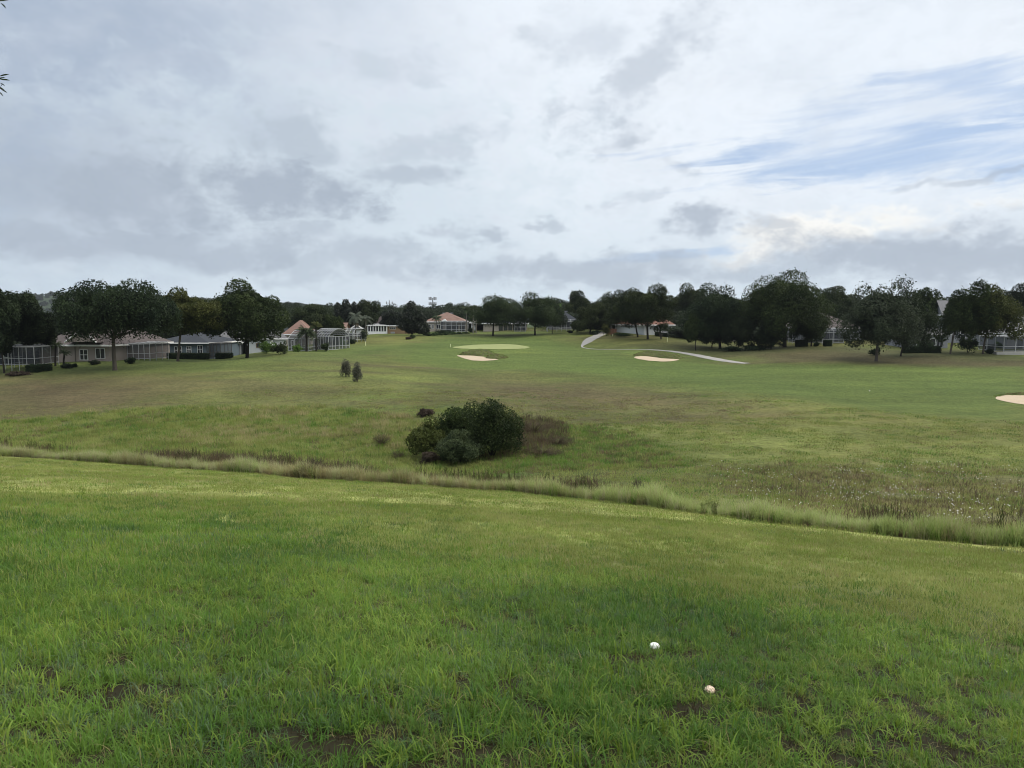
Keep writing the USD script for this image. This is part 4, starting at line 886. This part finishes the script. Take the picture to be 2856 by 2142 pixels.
for i, (sx, w, hh, d, look, lab) in enumerate([
    (182, 34, 12, 101, 'grey', 'low grey shrub at the corner bed of the taupe house'), (206, 10, 8, 102, 'hedge', 'tiny dark shrub by the downpipe of the taupe house'), (262, 28, 10, 105, 'grey', 'grey green mound under the windows of the taupe house'),
    (365, 26, 16, 106, 'hedge', 'dark shrub behind the weeping elm trunk'), (45, 60, 9, 94, 'redbrush', 'reddish brown mulch shrubs at the left edge'),
    (744, 46, 34, 125, 'lime', 'lime green leafy clump right of the twin trunked oak'), (780, 46, 36, 122, 'mid', 'dark leafy clump in front of the small white house'), (829, 24, 22, 130, 'lime', 'banana like plant before the arched enclosure'),
    (907, 22, 26, 137, 'mid', 'small spindly shrub at the long arched enclosure'), (936, 26, 24, 146, 'shrub', 'leafy shrub left of the small pool cage'), (955, 26, 22, 149, 'lime', 'bright green shrub at the foot of the small pool cage'),
    (980, 24, 14, 158, 'hedge', 'round dark shrub at the foot of the drooping palms'), (1014, 30, 34, 168, 'grey', 'grey green bush right of the drooping palm'), (1152, 18, 10, 176, 'shrub', 'low green shrub under the cone shaped magnolia'), (1140, 16, 6, 174, 'redbrush', 'brown low shrub on the slope by the magnolia'),
    (1240, 60, 7, 196, 'hedge', 'low planting under the salmon roofed house windows'), (1190, 20, 12, 196, 'shrub', 'shrub at the left corner of the salmon roofed house'), (1315, 22, 14, 202, 'hedge', 'dark shrub between the tall pale palms'),
    (1590, 18, 6, 192, 'hedge', 'low dark shrub in front of the slate roofed porch'), (1660, 30, 12, 186, 'hedge', 'dark shrub under the oak at the cart path'), (1690, 24, 34, 181, 'olive', 'olive shrub at the end of the cart path'),
    (1735, 60, 8, 178, 'shrub', 'low dark ground cover right of the brown fence'), (2040, 60, 14, 146, 'hedge', 'dark shrubs under the grove, left mass'), (2105, 80, 12, 146, 'hedge', 'dark mass of shrubs under the grove by the young oaks'),
    (2276, 16, 12, 150, 'shrub', 'small round shrub between the two square hedges'), (2440, 34, 22, 128, 'hedge', 'dark shrub behind the trunk of the loose grey oak'), (2580, 70, 32, 134, 'shrub', 'broad leafy shrubs before the pale grey roofed house'),
    (2700, 70, 46, 133, 'hedge', 'big dark shrub mass under the yellowish oak'), (2760, 22, 14, 131, 'hedge', 'round dark shrub at the foot of the yellowish oak'), (2790, 26, 18, 142, 'lime', 'light green shrub left of the right edge enclosure')]):
    shrub('shrub', lab, sx, 0, w, hh, d, look, 300 + i, n=int(300 + w * 12), leaf=0.13)
k = 0
for sx, sy in [(1195, 0), (1212, 0), (1228, 0), (1245, 0), (1262, 0), (1280, 0), (1300, 0)]:
    p = hit(sx, 937 - k * 1.0, 100); shrub('shrub', 'low shrub in the curving planted row below the salmon roofed house', sx, 0, 20, 7.5 - k * .7, p[1], 'shrub', 340 + k, n=350, leaf=.14, group='planted row below the salmon roofed house'); k += 1

# the two grey bushes on the near slope
t = shrub('bush', 'upright grey bush on the slope, left one of two', 963, 0, 31, 50, 86, 'greybush', 401, n=2600, leaf=0.06, cat='bush', stems=18, bark='bark', ragged=.15, open_=.18, lobes=30)
t = shrub('bush', 'upright grey bush on the slope, right and nearer one of two', 995, 0, 30, 54, 82, 'greybush', 402, n=2600, leaf=0.06, cat='bush', stems=18, bark='bark', ragged=.15, open_=.18, lobes=30)
# the thicket in the hollow
tree('small_tree', 'yellowish small tree with dark trunk at the left of the thicket', 1132, 1238, 1166, 1262, 1182, 46.5, 'yellow', 411, 5000, 0.075, lobes=16, ragged=.25, r0=.10, cat='tree', open_=.25)
shrub('bush', 'large round dark green bush at the right of the thicket', 1372, 0, 175, 168, 46.5, 'thick', 412, n=15000, leaf=0.075, cat='bush', stems=8, ragged=.16, ytop=1122, lobes=44)
shrub('bush', 'grey green willowy bush at the front of the thicket', 1282, 0, 130, 130, 44.8, 'willow', 413, n=11000, leaf=0.07, cat='bush', stems=8, ragged=.28, ytop=1200, lobes=44)
shrub('bush', 'dark green bush at the back of the thicket', 1280, 0, 150, 140, 49.5, 'thick', 414, n=9000, leaf=0.08, cat='bush', stems=8, ragged=.2, ytop=1138, lobes=44)
shrub('bush', 'low reddish brush in front of the yellowish small tree', 1200, 0, 60, 34, 45, 'redbrush', 415, n=2600, leaf=.06, cat='bush', ragged=.3)
shrub('bush', 'small grey brown brush behind the thicket on its left', 1185, 0, 50, 22, 60, 'redbrush', 416, n=900, leaf=.08, cat='bush', ragged=.3)
def twig_bush(label, sx, w, h, d, seed, n=70, look='redbrush', name='bush'):
    rng = np.random.default_rng(seed); s = d / F0; X = (sx - W0 / 2) * s; t = thing(name, label, 'bush', (X, d, float(gz(X, d))))
    mb = MB(); a, hh = w * s / 2, h * s
    for i in range(n):
        th, k = rng.uniform(0, 6.28), rng.uniform(.2, 1) ** .7
        tip = np.array([math.cos(th) * a * k, math.sin(th) * a * k, hh * math.sqrt(max(0.1, 1.1 - k * k)) * rng.uniform(.7, 1.05)])
        mid = tip * [.45, .45, .55] + rng.normal(0, .04, 3)
        mb.tube([rng.normal(0, .06, 3) * [1, 1, 0], mid, tip], [.010, .007, .003], 3)
        for _ in range(3):
            u = rng.uniform(.5, 1); b0 = mid * (1 - u) + tip * u; mb.tube([b0, b0 + rng.normal(0, .10, 3) + [0, 0, .10]], [.005, .002], 3)
    obj('twigs', mb.mesh(), M[look], t)
for i, (sx, w, h_, d, lab) in enumerate([(1490, 130, 40, 54, 'tallest brown brush spreading right of the dark bush'), (1450, 90, 30, 49, 'brown brush tucked against the foot of the dark bush'), (1555, 120, 26, 50, 'brown brush farthest to the right of the thicket'), (1515, 130, 26, 46, 'lowest and nearest brown brush right of the thicket'),
                                     (1060, 60, 34, 50, 'brown brush left of the thicket, larger patch'), (1105, 44, 22, 46, 'brown brush left of the thicket, smaller patch near the tall grass')]):
    twig_bush(lab, sx, w, h_, d, 420 + i, int(w * 1.6), 'brush', 'brush')
def on_edge(sx, off):
    """a point on the edge of the lawn under photograph column sx, off metres beyond it"""
    d = np.linspace(5, 60, 1200); X = (sx - W0 / 2) / F0 * d / math.cos(0); be = beyond_edge(X, d); i = int(np.argmin(np.abs(be - off))); return d[i]
twig_bush('bare reddish brown bush in the tall grass at the lawn edge', 862, 100, 58, on_edge(862, .7), 440, 110)
twig_bush('small bare dark twiggy bush in the tall grass right of the reddish one', 1110, 60, 45, on_edge(1110, .6), 441, 30)
twig_bush('leaning bare twigs at the left part of the lawn edge', 395, 60, 26, on_edge(395, .5), 442, 30)
twig_bush('sparse bare twigs left of the reddish brown bush', 690, 60, 34, on_edge(690, .6), 443, 26)
twig_bush('dark twiggy bush beyond the tall grass on the right', 1785, 45, 34, on_edge(1785, 7.0), 444, 60)
shrub('bush', 'rounded green weed clump rising from the lawn edge on the right', 1995, 0, 60, 44, on_edge(1995, .7), 's_lime', 445, n=1600, leaf=.04, cat='bush', lobes=24)

# small bare tree in front of the red roofed house
rng = np.random.default_rng(450); d = 168; X = (1843 - W0 / 2) * d / F0; t = thing('crape_myrtle', 'small thin branched tree in front of the right wall of the red roofed house', 'tree', (X, d, float(gz(X, d))))
mb = MB()
for i in range(9):
    th = rng.uniform(0, 6.28); tip = np.array([math.cos(th) * 1.9 * rng.uniform(.4, 1), math.sin(th) * 1.9 * rng.uniform(.4, 1), rng.uniform(2.4, 3.5)]); mb.tube([[0, 0, -.2], tip * [.3, .3, .45], tip], [.07, .045, .015], 5)
obj('trunk', mb.mesh(), M['bark'], t); (v, f), C = crown_mesh(rng, 2.3, 2.3, 1.1, 900, .14, 12, ragged=.2, open_=.35); obj('crown', (v + [0, 0, 2.7], f), M['mid'], t)

# ------------------------------------------------------------------ fence, markers, masts
X, d = (1706 - W0 / 2) * 183 / F0, 183
t = thing('fence', 'short brown wooden fence beside the top of the cart path', 'fence', (X, d, float(gz(X, d))), -12)
for i in range(12):
    mb = MB(); mb.box(-1.1 + i * .185, -1.1 + i * .185 + .17, -.02, .02, .05, 1.5 - .01 * (i % 3)); obj('plank', mb.mesh(), M['wood'], t)
for x in (-1.1, 1.08):
    mb = MB(); mb.box(x - .06, x + .06, .022, .14, -.4, 1.6); obj('post', mb.mesh(), M['wood'], t)
def marker(label, sx, sy, h, d=None):
    p = hit(sx, sy, 90) if d is None else at(sx, sy, d)
    t = thing('marker_post', label, 'marker post', (p[0], p[1], float(gz(p[0], p[1])))); mb = MB(); mb.box(-.06, .06, -.06, .06, -.3, h); obj('post', mb.mesh(), M['marker'], t)
    mb = MB(); mb.raw([[-.075, -.075, h], [.075, -.075, h], [.075, .075, h], [-.075, .075, h], [0, 0, h + .08]], [[0, 1, 4], [1, 2, 4], [2, 3, 4], [3, 0, 4], [0, 2, 1], [0, 3, 2]]); obj('cap', mb.mesh(), M['white'], t)
marker('pale yellow marker post on the left slope below the drooping palms', 1020, 964, .75)
marker('pale yellow marker post in front of the red roofed house', 1861, 954, 1.0)
marker('small white marker at the left end of the putting green', 1257, 968, .5)
marker('white leaning marker at the foot of the brown fence', 1709, 938, .5)
def mast(label, sx, y0, y1, d, cell):
    X = (sx - W0 / 2) * d / F0; z0 = -5; h = (HOR - y0) / F0 * d - z0; t = thing('mast', label, 'mast', (X, d, z0)); mb = MB()
    mb.tube([[0, 0, 0], [0, 0, h]], [1.1, .5], 8); obj('pole', mb.mesh(), M['steel'], t)
    for zz in ([h - .6, h - 5.5] if cell else [h - 3, h - 7]):
        for a in range(6 if cell else 2):
            th = a * 2 * math.pi / (6 if cell else 2); c, s_ = math.cos(th) * 3.2, math.sin(th) * 3.2; mb = MB()
            mb.bar([0, 0, zz], [c, s_, zz], .3); mb.box(c - .5, c + .5, s_ - .5, s_ + .5, zz - 1.2, zz + 1.6); obj('antenna' if cell else 'arm', mb.mesh(), M['steel'], t)
mast('mobile phone mast with two rings of antennas above the middle trees', 1208, 832, 850, 700, True)
mast('slim far mast above the trees left of the phone mast', 1088, 838, 850, 800, False)
X, d = (2608 - W0 / 2) * 190 / F0, 190
t = thing('utility_pole', 'wooden utility pole top showing above the right trees', 'utility pole', (X, d, float(gz(X, d)))); hh = (HOR - 822) / F0 * d - float(gz(X, d)); mb = MB(); mb.tube([[0, 0, -.5], [0, 0, hh]], [.18, .12], 7); obj('pole', mb.mesh(), M['bark'], t); mb = MB(); mb.box(-1.2, 1.2, -.06, .06, hh - .9, hh - .75); obj('crossarm', mb.mesh(), M['bark'], t)
p = hit(2425, 1091, 40); t = obj('golf_ball', trimesh.creation.icosphere(2, .06), M['white'], smooth=True); UsdGeom.Xformable(t).AddTranslateOp().Set(Gf.Vec3d(p[0], p[1], float(gz(p[0], p[1])) + .05)); tag(t, 'white ball lying on the fairway left of the right edge bunker', 'golf ball')

# mushrooms in the near grass
def mushroom(label, sx, sy, r, cap):
    p = hit(sx, sy); x, y = p[0], p[1]; t = thing('mushroom', label, 'mushroom', (x, y, float(gz(x, y))))
    th = np.linspace(0, math.pi / 2, 9); prof = np.column_stack([np.sin(th) * r, np.cos(th) * r * .72]); prof = np.vstack([prof, [[r * .96, -.12 * r], [r * .3, -.1 * r], [0, -.1 * r]]])
    c = trimesh.creation.revolve(prof[::-1], sections=28); c.vertices += meshkit.noise(c.vertices * 60, 3)[:, None] * .0025; c.apply_translation([0, 0, r * 0.3]); c.fix_normals()
    obj('cap', c, M[cap], t, 60); s_ = trimesh.creation.cylinder(r * .3, r * 1.2); s_.apply_translation([0, 0, r * .3]); obj('stem', s_, M['stem'], t, 60)
    return x, y
MUSH = [mushroom('white rounded mushroom cap half hidden behind grass blades', 1825, 1808, .034, 'cap_white'), mushroom('cream mushroom cap with brown cracks, nearer the camera', 1979, 1930, .029, 'cap_cream')]

# ------------------------------------------------------------------ grass
def blades(rng, n, rad, L, Wd, lean, seg=3, flat=0.0):
    th = rng.uniform(0, 6.28, n); r = rad * np.sqrt(rng.random(n)); bx, by = r * np.cos(th), r * np.sin(th)
    yaw = rng.uniform(0, 6.28, n); ln = L * rng.uniform(.55, 1.25, n); w = Wd * rng.uniform(.6, 1.3, n); le = np.abs(rng.normal(0, lean, n)) + .08
    t = np.linspace(0, 1, seg + 1); out = []
    for k in t:
        ang_ = le * (0.5 + k * 1.1); hx_ = ln * k * np.sin(ang_ * .8); hz_ = ln * k * np.cos(ang_ * .8)
        c = np.stack([bx + np.cos(yaw) * hx_, by + np.sin(yaw) * hx_, hz_ - .01], 1)
        ww = w * (1 - k) ** .6 * .5 + .0002; sd = np.stack([-np.sin(yaw), np.cos(yaw), 0 * yaw], 1) * ww[:, None]
        out += [c - sd, c + sd]
    v = np.stack(out, 1); m = v.shape[1]; f = []
    for k in range(seg): f += [[2 * k, 2 * k + 1, 2 * k + 3], [2 * k, 2 * k + 3, 2 * k + 2]]
    f = np.array(f); return v.reshape(-1, 3), (np.arange(n)[:, None, None] * m + f[None]).reshape(-1, 3)
M['b_green'] = leafy('blade_green', (.058, .125, .018), (.185, .295, .045), .26, .5, .5, .15)
M['b_lime'] = leafy('blade_lime', (.115, .185, .022), (.255, .34, .058), .28, .5, .5, .15)
M['b_blue'] = leafy('blade_bluegreen', (.048, .098, .032), (.13, .195, .078), .22, .5, .42, .3)
M['b_olive'] = leafy('blade_olive', (.170, .200, .050), (.33, .355, .115), .35, .3, .55, .12)
M['b_straw'] = leafy('blade_straw', (.25, .215, .10), (.42, .37, .19), .3, .5, .6, .12)
M['s_pale'] = leafy('strip_pale', (.29, .285, .14), (.48, .465, .28), .4, .4, .55, .2)
M['b_thatch'] = leafy('blade_thatch', (.035, .028, .014), (.085, .066, .036), .2, .5, .7, .1)
M['b_brown'] = leafy('blade_brown', (.10, .07, .04), (.2, .14, .085), .2, .5, .7, .2)
rng = np.random.default_rng(9001)
def scatter(n, r0, r1, half=41.0):
    a = np.radians(rng.uniform(-half, half, n)); r = np.sqrt(rng.uniform(r0 * r0, r1 * r1, n)); return r * np.sin(a), r * np.cos(a)
def fb(x, y, s, seed): return meshkit.fbm(np.stack([x * s, y * s, 0 * x], -1), 4, seed)
def choose(P):
    c = np.cumsum(P / P.sum(1, keepdims=True), 1); return (rng.random(len(P))[:, None] > c[:, :-1]).sum(1)
# near, coarse grass
x, y = scatter(33000, 1.9, 8.8); keep = (beyond_edge(x, y) < 0)
gap = fb(x, y, 6.5, 21); keep &= (gap > 0.40) | (rng.random(len(x)) < .62); keep &= rng.random(len(x)) > np.clip((np.hypot(x, y) - 7.2 + np.clip(x, -1, 3) * .5) / 1.8, 0, 1)
for mx, my in MUSH: keep &= ~((np.abs(x - mx) < .07) & (y < my + .05) & (y > my - .15) & (rng.random(len(x)) < .5)) & ~(np.hypot(x - mx, y - my) < .045)
x, y, gap = x[keep], y[keep], gap[keep]; bare = np.clip((.40 - gap) * 14, 0, 1); dens = fb(x, y, .5, 5); tone = fb(x, y, .9, 6)
prot = [(blades(rng, 22, .055, .09, .0058, .95, 5), M['b_green']), (blades(rng, 14, .05, .105, .0072, .75, 5), M['b_lime']), (blades(rng, 22, .06, .085, .0055, 1.15, 5), M['b_blue']), (blades(rng, 26, .06, .07, .004, 1.2, 4), M['b_olive']), (blades(rng, 12, .07, .10, .003, 1.4, 4), M['b_straw']), (blades(rng, 26, .06, .07, .0045, 1.15, 4), M['b_green']), (blades(rng, 22, .07, .05, .0045, 1.35, 3), M['b_thatch']), (blades(rng, 5, .05, .12, .0085, .95, 6), M['b_lime'])]
P = np.stack([.8 + 0 * x, np.clip((tone - .45) * 4, .2, 1.2), np.clip((.55 - tone) * 3, .15, 1), np.clip(.25 + (x + 1) * .07, .1, .8), .16 + 0 * x, .8 + 0 * x, .06 + 6 * bare, .08 + 0 * x], 1)
sc = rng.uniform(.5, 1.1, len(x)) * np.clip(.55 + dens, .7, 1.25)
instancer('grass', prot, np.column_stack([x, y, gz(x, y)]), rng.uniform(0, 6.28, len(x)), sc, choose(P), label='coarse green grass with arching blades in the foreground', cat='grass')
# lawn, mown shorter with distance
def lawn_band(n, r0, r1, sizes, name, label, half=40):
    x, y = scatter(n, r0, r1, half); k = beyond_edge(x, y) < -0.05; x, y = x[k], y[k]; r = np.hypot(x, y); tone = fb(x, y, .35, 31)
    leftgreen = np.clip((-x / (y + .1) + .05) * 2.2, 0, 1) * np.clip((17 - r) / 6, 0, 1); nearg = np.clip((13 - r) / 6, 0, 1)
    rad_, L, Wd, nb = sizes; pr = [(blades(rng, nb, rad_, L, Wd, .6, 2), M[k_]) for k_ in ('b_green', 'b_olive', 'b_lime', 'b_blue', 'b_straw')]
    P = np.stack([.18 + 1.8 * leftgreen + .55 * nearg, 1.3 - 1.0 * leftgreen + .7 * np.clip(x / y, 0, 1), .25 + .7 * np.clip(tone - .45, 0, 1) + 0 * x, 0.03 + .35 * leftgreen, (.17 + .16 * np.sin(beyond_edge(x, y) * 2.1)) * (1 - leftgreen) * (1 - .7 * nearg) + .01], 1)
    instancer(name, pr, np.column_stack([x, y, gz(x, y)]), rng.uniform(0, 6.28, len(x)), rng.uniform(.7, 1.25, len(x)) * (1 + .35 * leftgreen), choose(P), label=label, cat='grass')
lawn_band(17000, 6.8, 17, (.13, .065, .006, 34), 'lawn_grass', 'mown lawn grass in the middle of the slope')
lawn_band(17000, 15.0, 45, (.30, .06, .010, 70), 'lawn_grass', 'fine pale lawn grass up to the tall grass edge')
# tall grass along the edge of the lawn
n = 9000; s_ = rng.uniform(0, 1, n); es = EDGE[:, 0]; ex = es[0] + (es[-1] - es[0]) * s_; ey = np.interp(ex, EDGE[:, 0], EDGE[:, 1]); off = np.abs(rng.normal(0, .6, n)) + .12
x, y = ex + EL_N[0] * off, ey + EL_N[1] * off; u = (x - EDGE[0, 0]) / (EDGE[-1, 0] - EDGE[0, 0]); tone = fb(x, y, .25, 41)
prot = [(blades(rng, 26, .16, .62, 0.017, .35, 3), M['s_lime']), (blades(rng, 26, .16, .60, 0.017, .35, 3), M['s_pale']), (blades(rng, 22, .18, .66, 0.015, .3, 3), M['b_straw']), (blades(rng, 26, .16, .28, .009, .6, 3), M['b_brown']), (blades(rng, 24, .16, .56, 0.017, .4, 3), M['b_green'])]
rt_ = np.clip((x + 2) / 6, 0, 1); midz = np.exp(-((x + 7) / 6.5) ** 2)
P = np.stack([.35 + 1.2 * rt_, .9 - .5 * rt_, .2 + 1.3 * midz * (tone > .42), .2 + 1.0 * np.exp(-((off - .15) / .16) ** 2), .15 + .2 * rt_], 1)
instancer('tall_grass', prot, np.column_stack([x, y, gz(x, y)]), rng.uniform(0, 6.28, n), rng.uniform(.55, 1.15, n) * np.clip(.1 + 1.3 * fb(x, y, .9, 44), .35, 1.1), choose(P), label='strip of tall unmown grass along the lower edge of the lawn', cat='grass')
# weeds behind the strip: stalks
def stalks(rng, n, rad_, L, w):
    mb = MB()
    for i in range(n):
        a, r = rng.uniform(0, 6.28), rad_ * math.sqrt(rng.random()); b = np.array([r * math.cos(a), r * math.sin(a), 0]); t_ = b + np.array([rng.normal(0, .08), rng.normal(0, .08), L * rng.uniform(.6, 1.1)])
        mb.tube([b, (b + t_) / 2 + rng.normal(0, .02, 3), t_], [w, w * .8, w * .4], 3)
        for _ in range(4):
            k = rng.uniform(.4, 1); c = b + (t_ - b) * k; mb.tube([c, c + np.array([rng.normal(0, .05), rng.normal(0, .05), .09])], [w * .9, w * .3], 3)
    return mb.mesh()
n = 1100; s_ = rng.uniform(0, 1, n); ex = es[0] + (es[-1] - es[0]) * s_; ey = np.interp(ex, EDGE[:, 0], EDGE[:, 1]); off = rng.uniform(1.0, 4.5, n); x, y = ex + EL_N[0] * off, ey + EL_N[1] * off
cl = fb(x, y, .18, 51); k = (cl > .47); x, y = x[k], y[k]
instancer('weeds', [(stalks(rng, 10, .3, .75, .008), M['brush']), (stalks(rng, 9, .3, .8, .009), M['yellow']), (stalks(rng, 12, .3, .6, .007), M['b_brown'])], np.column_stack([x, y, gz(x, y)]), rng.uniform(0, 6.28, len(x)), rng.uniform(.6, 1.25, len(x)), choose(np.stack([1 + 0 * x, .3 + 1.0 * np.exp(-((x + 3) / 4) ** 2), .9 + 0 * x], 1)), label='brown and yellow weed stalks behind the strip of tall grass', cat='weeds')
# rough grass on the valley floor
def on_zone(Z, n, soft=1.0):
    x0, y0 = Z.min(0); x1, y1 = Z.max(0); x, y = rng.uniform(x0, x1, n), rng.uniform(y0, y1, n); k = inside_soft(x, y, Z, soft) > rng.random(n) * .9 + .05; return x[k], y[k]
x, y = on_zone(Z_ROUGHL, 9000); tone = fb(x, y, .12, 61); pale = fb(x, y, .22, 62)
prot = [(blades(rng, 40, .45, .34, .022, .5, 2), M['b_green']), (blades(rng, 40, .45, .34, .022, .5, 2), M['b_olive']), (blades(rng, 46, .4, .42, .02, .6, 2), M['b_straw']), (blades(rng, 40, .45, .30, .022, .6, 2), M['b_brown'])]
inpale = np.exp(-((x + 16) / 8) ** 2 - ((y - 60) / 9) ** 2) * (pale > .5)
P = np.stack([.4 + 0 * x, 1.1 + 0 * x, .02 + 1.4 * inpale, np.clip(tone - .45, 0, 1) * 1.5], 1)
instancer('rough_grass', prot, np.column_stack([x, y, gz(x, y)]), rng.uniform(0, 6.28, len(x)), rng.uniform(.6, 1.2, len(x)), choose(P), label='longer rough grass with pale tufts on the left valley floor', cat='grass')
# short uneven turf over the nearer valley floor
x, y = scatter(26000, 24, 84, 40); be_ = beyond_edge(x, y); k = (be_ > 1.0) & (inside_soft(x, y, Z_FAIR, 2) < .4) & (fb(x, y, .5, 81) > .4) & (rng.random(len(x)) > (np.hypot(x, y) - 48) / 36); x, y = x[k], y[k]; tone = fb(x, y, .09, 82); br = np.maximum.reduce([inside_soft(x, y, z_, 8) for z_ in (Z_BROWNL, Z_BROWN3)])
instancer('turf_tufts', [(blades(rng, 44, .6, .13, .028, .8, 2), M['b_olive']), (blades(rng, 44, .6, .13, .028, .8, 2), M['b_green']), (blades(rng, 44, .6, .11, .028, .9, 2), M['b_brown']), (blades(rng, 40, .6, .12, .024, .9, 2), M['b_straw'])], np.column_stack([x, y, gz(x, y)]), rng.uniform(0, 6.28, len(x)), rng.uniform(.6, 1.3, len(x)),
    choose(np.stack([1.0 + 0 * x, np.clip((tone - .45) * 4, .05, .5), .15 + .9 * br + np.clip((.46 - tone) * 4, 0, .6), .05 + 0 * x], 1)), label='short uneven tufts of olive and brown turf on the valley floor', cat='grass')
x, y = on_zone(Z_DARKR, 3200, 7); 
instancer('rough_grass', [prot[0], prot[1], prot[3]], np.column_stack([x, y, gz(x, y)]), rng.uniform(0, 6.28, len(x)), rng.uniform(.5, 1.0, len(x)), choose(np.stack([.8 + 0 * x, .4 + 0 * x, .6 + 0 * x], 1)), label='dark rough grass in the hollow right of the thicket', cat='grass')
x, y = on_zone(Z_BRUSH, 700, 3)
instancer('undergrowth', [(stalks(rng, 12, .5, .48, .007), M['brush']), (stalks(rng, 12, .5, .4, .007), M['b_brown']), (blades(rng, 30, .4, .35, .014, .6, 2), M['b_olive'])], np.column_stack([x, y, gz(x, y)]), rng.uniform(0, 6.28, len(x)), rng.uniform(.6, 1.3, len(x)), rng.integers(0, 3, len(x)), label='low brown scrub spreading over the hollow right of the thicket', cat='scrub')
x, y = on_zone(Z_WEED, 5200, 4); k = fb(x, y, .3, 71) > .4; x, y = x[k], y[k]
instancer('weeds', [(blades(rng, 34, .35, .17, .013, .8, 2), M['b_brown']), (blades(rng, 34, .35, .19, .013, .7, 2), M['b_olive']), (stalks(rng, 6, .3, .4, .005), M['brush']), (blades(rng, 30, .35, .18, .013, .8, 2), M['b_straw'])], np.column_stack([x, y, gz(x, y)]), rng.uniform(0, 6.28, len(x)), rng.uniform(.6, 1.2, len(x)), choose(np.stack([1.1 + 0 * x, 1.0 + 0 * x, .2 + 0 * x, .35 + 0 * x], 1)), label='patch of brown weeds beyond the lawn edge on the right', cat='weeds')
x, y = on_zone(Z_WEED, 1300, 4); k = fb(x, y, .4, 72) > .46; x, y = x[k], y[k]
fl = trimesh.creation.icosphere(1, .022); fl.apply_scale([1, 1, .6])
instancer('wildflowers', [(fl, M['white'])], np.column_stack([x, y, gz(x, y) + rng.uniform(.12, .3, len(x))]), rng.uniform(0, 6.28, len(x)), rng.uniform(.5, 1.1, len(x)), np.zeros(len(x)), label='white wildflower heads scattered over the brown weeds on the right', cat='wildflowers')
# shaggy grass on the bunker lips
for (lp, v), lab in zip(LIPS, ('shaggy grass on the long lip of the left bunker', 'shaggy grass on the small mound of the left bunker', 'shaggy grass on the lip of the bunker beside the cart path', 'shaggy grass edge of the right edge bunker')):
    n = min(1500, len(v) * 3); P = v[rng.integers(0, len(v), n)] + rng.normal(0, .12, (n, 3)) * [1, 1, 0] + [0, 0, -.05]
    instancer('lip_grass', [(blades(rng, 26, .25, .15, .022, .6, 2), M['b_olive']), (blades(rng, 26, .25, .15, .022, .6, 2), M['b_brown']), (blades(rng, 26, .25, .15, .022, .6, 2), M['b_green'])], P, rng.uniform(0, 6.28, n), rng.uniform(.6, 1.2, n), rng.integers(0, 3, n), label=lab, cat='grass')

# leaves of a near tree reaching into the picture at the upper left corner
t = thing('tree_branch', 'leafy twig tips of a near tree at the upper left edge', 'branch', at(-70, 230, 4.0))
mb = MB(); mb.tube([[-.5, .2, .5], [-.1, 0, .25], [.05, 0, .02]], [.012, .006, .003], 5); mb.tube([[-.1, 0, .25], [.05, .02, .42]], [.005, .003], 5); obj('twig', mb.mesh(), M['bark_dark'], t)
o0 = at(-70, 230, 4.0); rng = np.random.default_rng(12)
for (sx, sy, ang_, L) in [(0, 3, 8, .06), (2, 8, -50, .05), (-3, 213, 12, .075), (0, 222, -4, .07), (0, 231, -35, .04), (1, 243, 55, .035), (2, 249, -30, .05), (-4, 255, -50, .045), (-14, 225, 20, .08), (-18, 240, -20, .08), (-16, 12, 30, .08)]:
    p = at(sx, sy, 4.0) - o0; a_ = math.radians(ang_); u_ = np.array([math.cos(a_), .1, math.sin(a_)]); n_ = np.array([-math.sin(a_), .3, math.cos(a_)]); L = L * .7; w = L * .09
    ts = np.linspace(0, 1, 7); v = []
    for k in ts: c = p + u_ * L * k + n_ * (.06 * L * math.sin(k * 3)); ww = w * math.sin(math.pi * min(1, k * .94 + .03)); v += [c - n_ * ww, c + n_ * ww]
    f = []
    for k in range(6): f += [[2 * k, 2 * k + 2, 2 * k + 3], [2 * k, 2 * k + 3, 2 * k + 1]]
    obj('leaf', (np.array(v), np.array(f)), M['dark'], t)

# ------------------------------------------------------------------ the air
HAZE = True
if HAZE:
    b = trimesh.creation.box([6600, 6600, 112]); b.apply_translation([0, 0, 112 / 2 - 22])
    g = Graph(); m = obj('haze', b, g.build('air', g.add('principled_volume', 'volume', color=(.78, .85, .95), density=0.00005, anisotropy=0.2), True))
    tag(m, 'thin moist air softening the distance', 'haze', None, 'stuff')
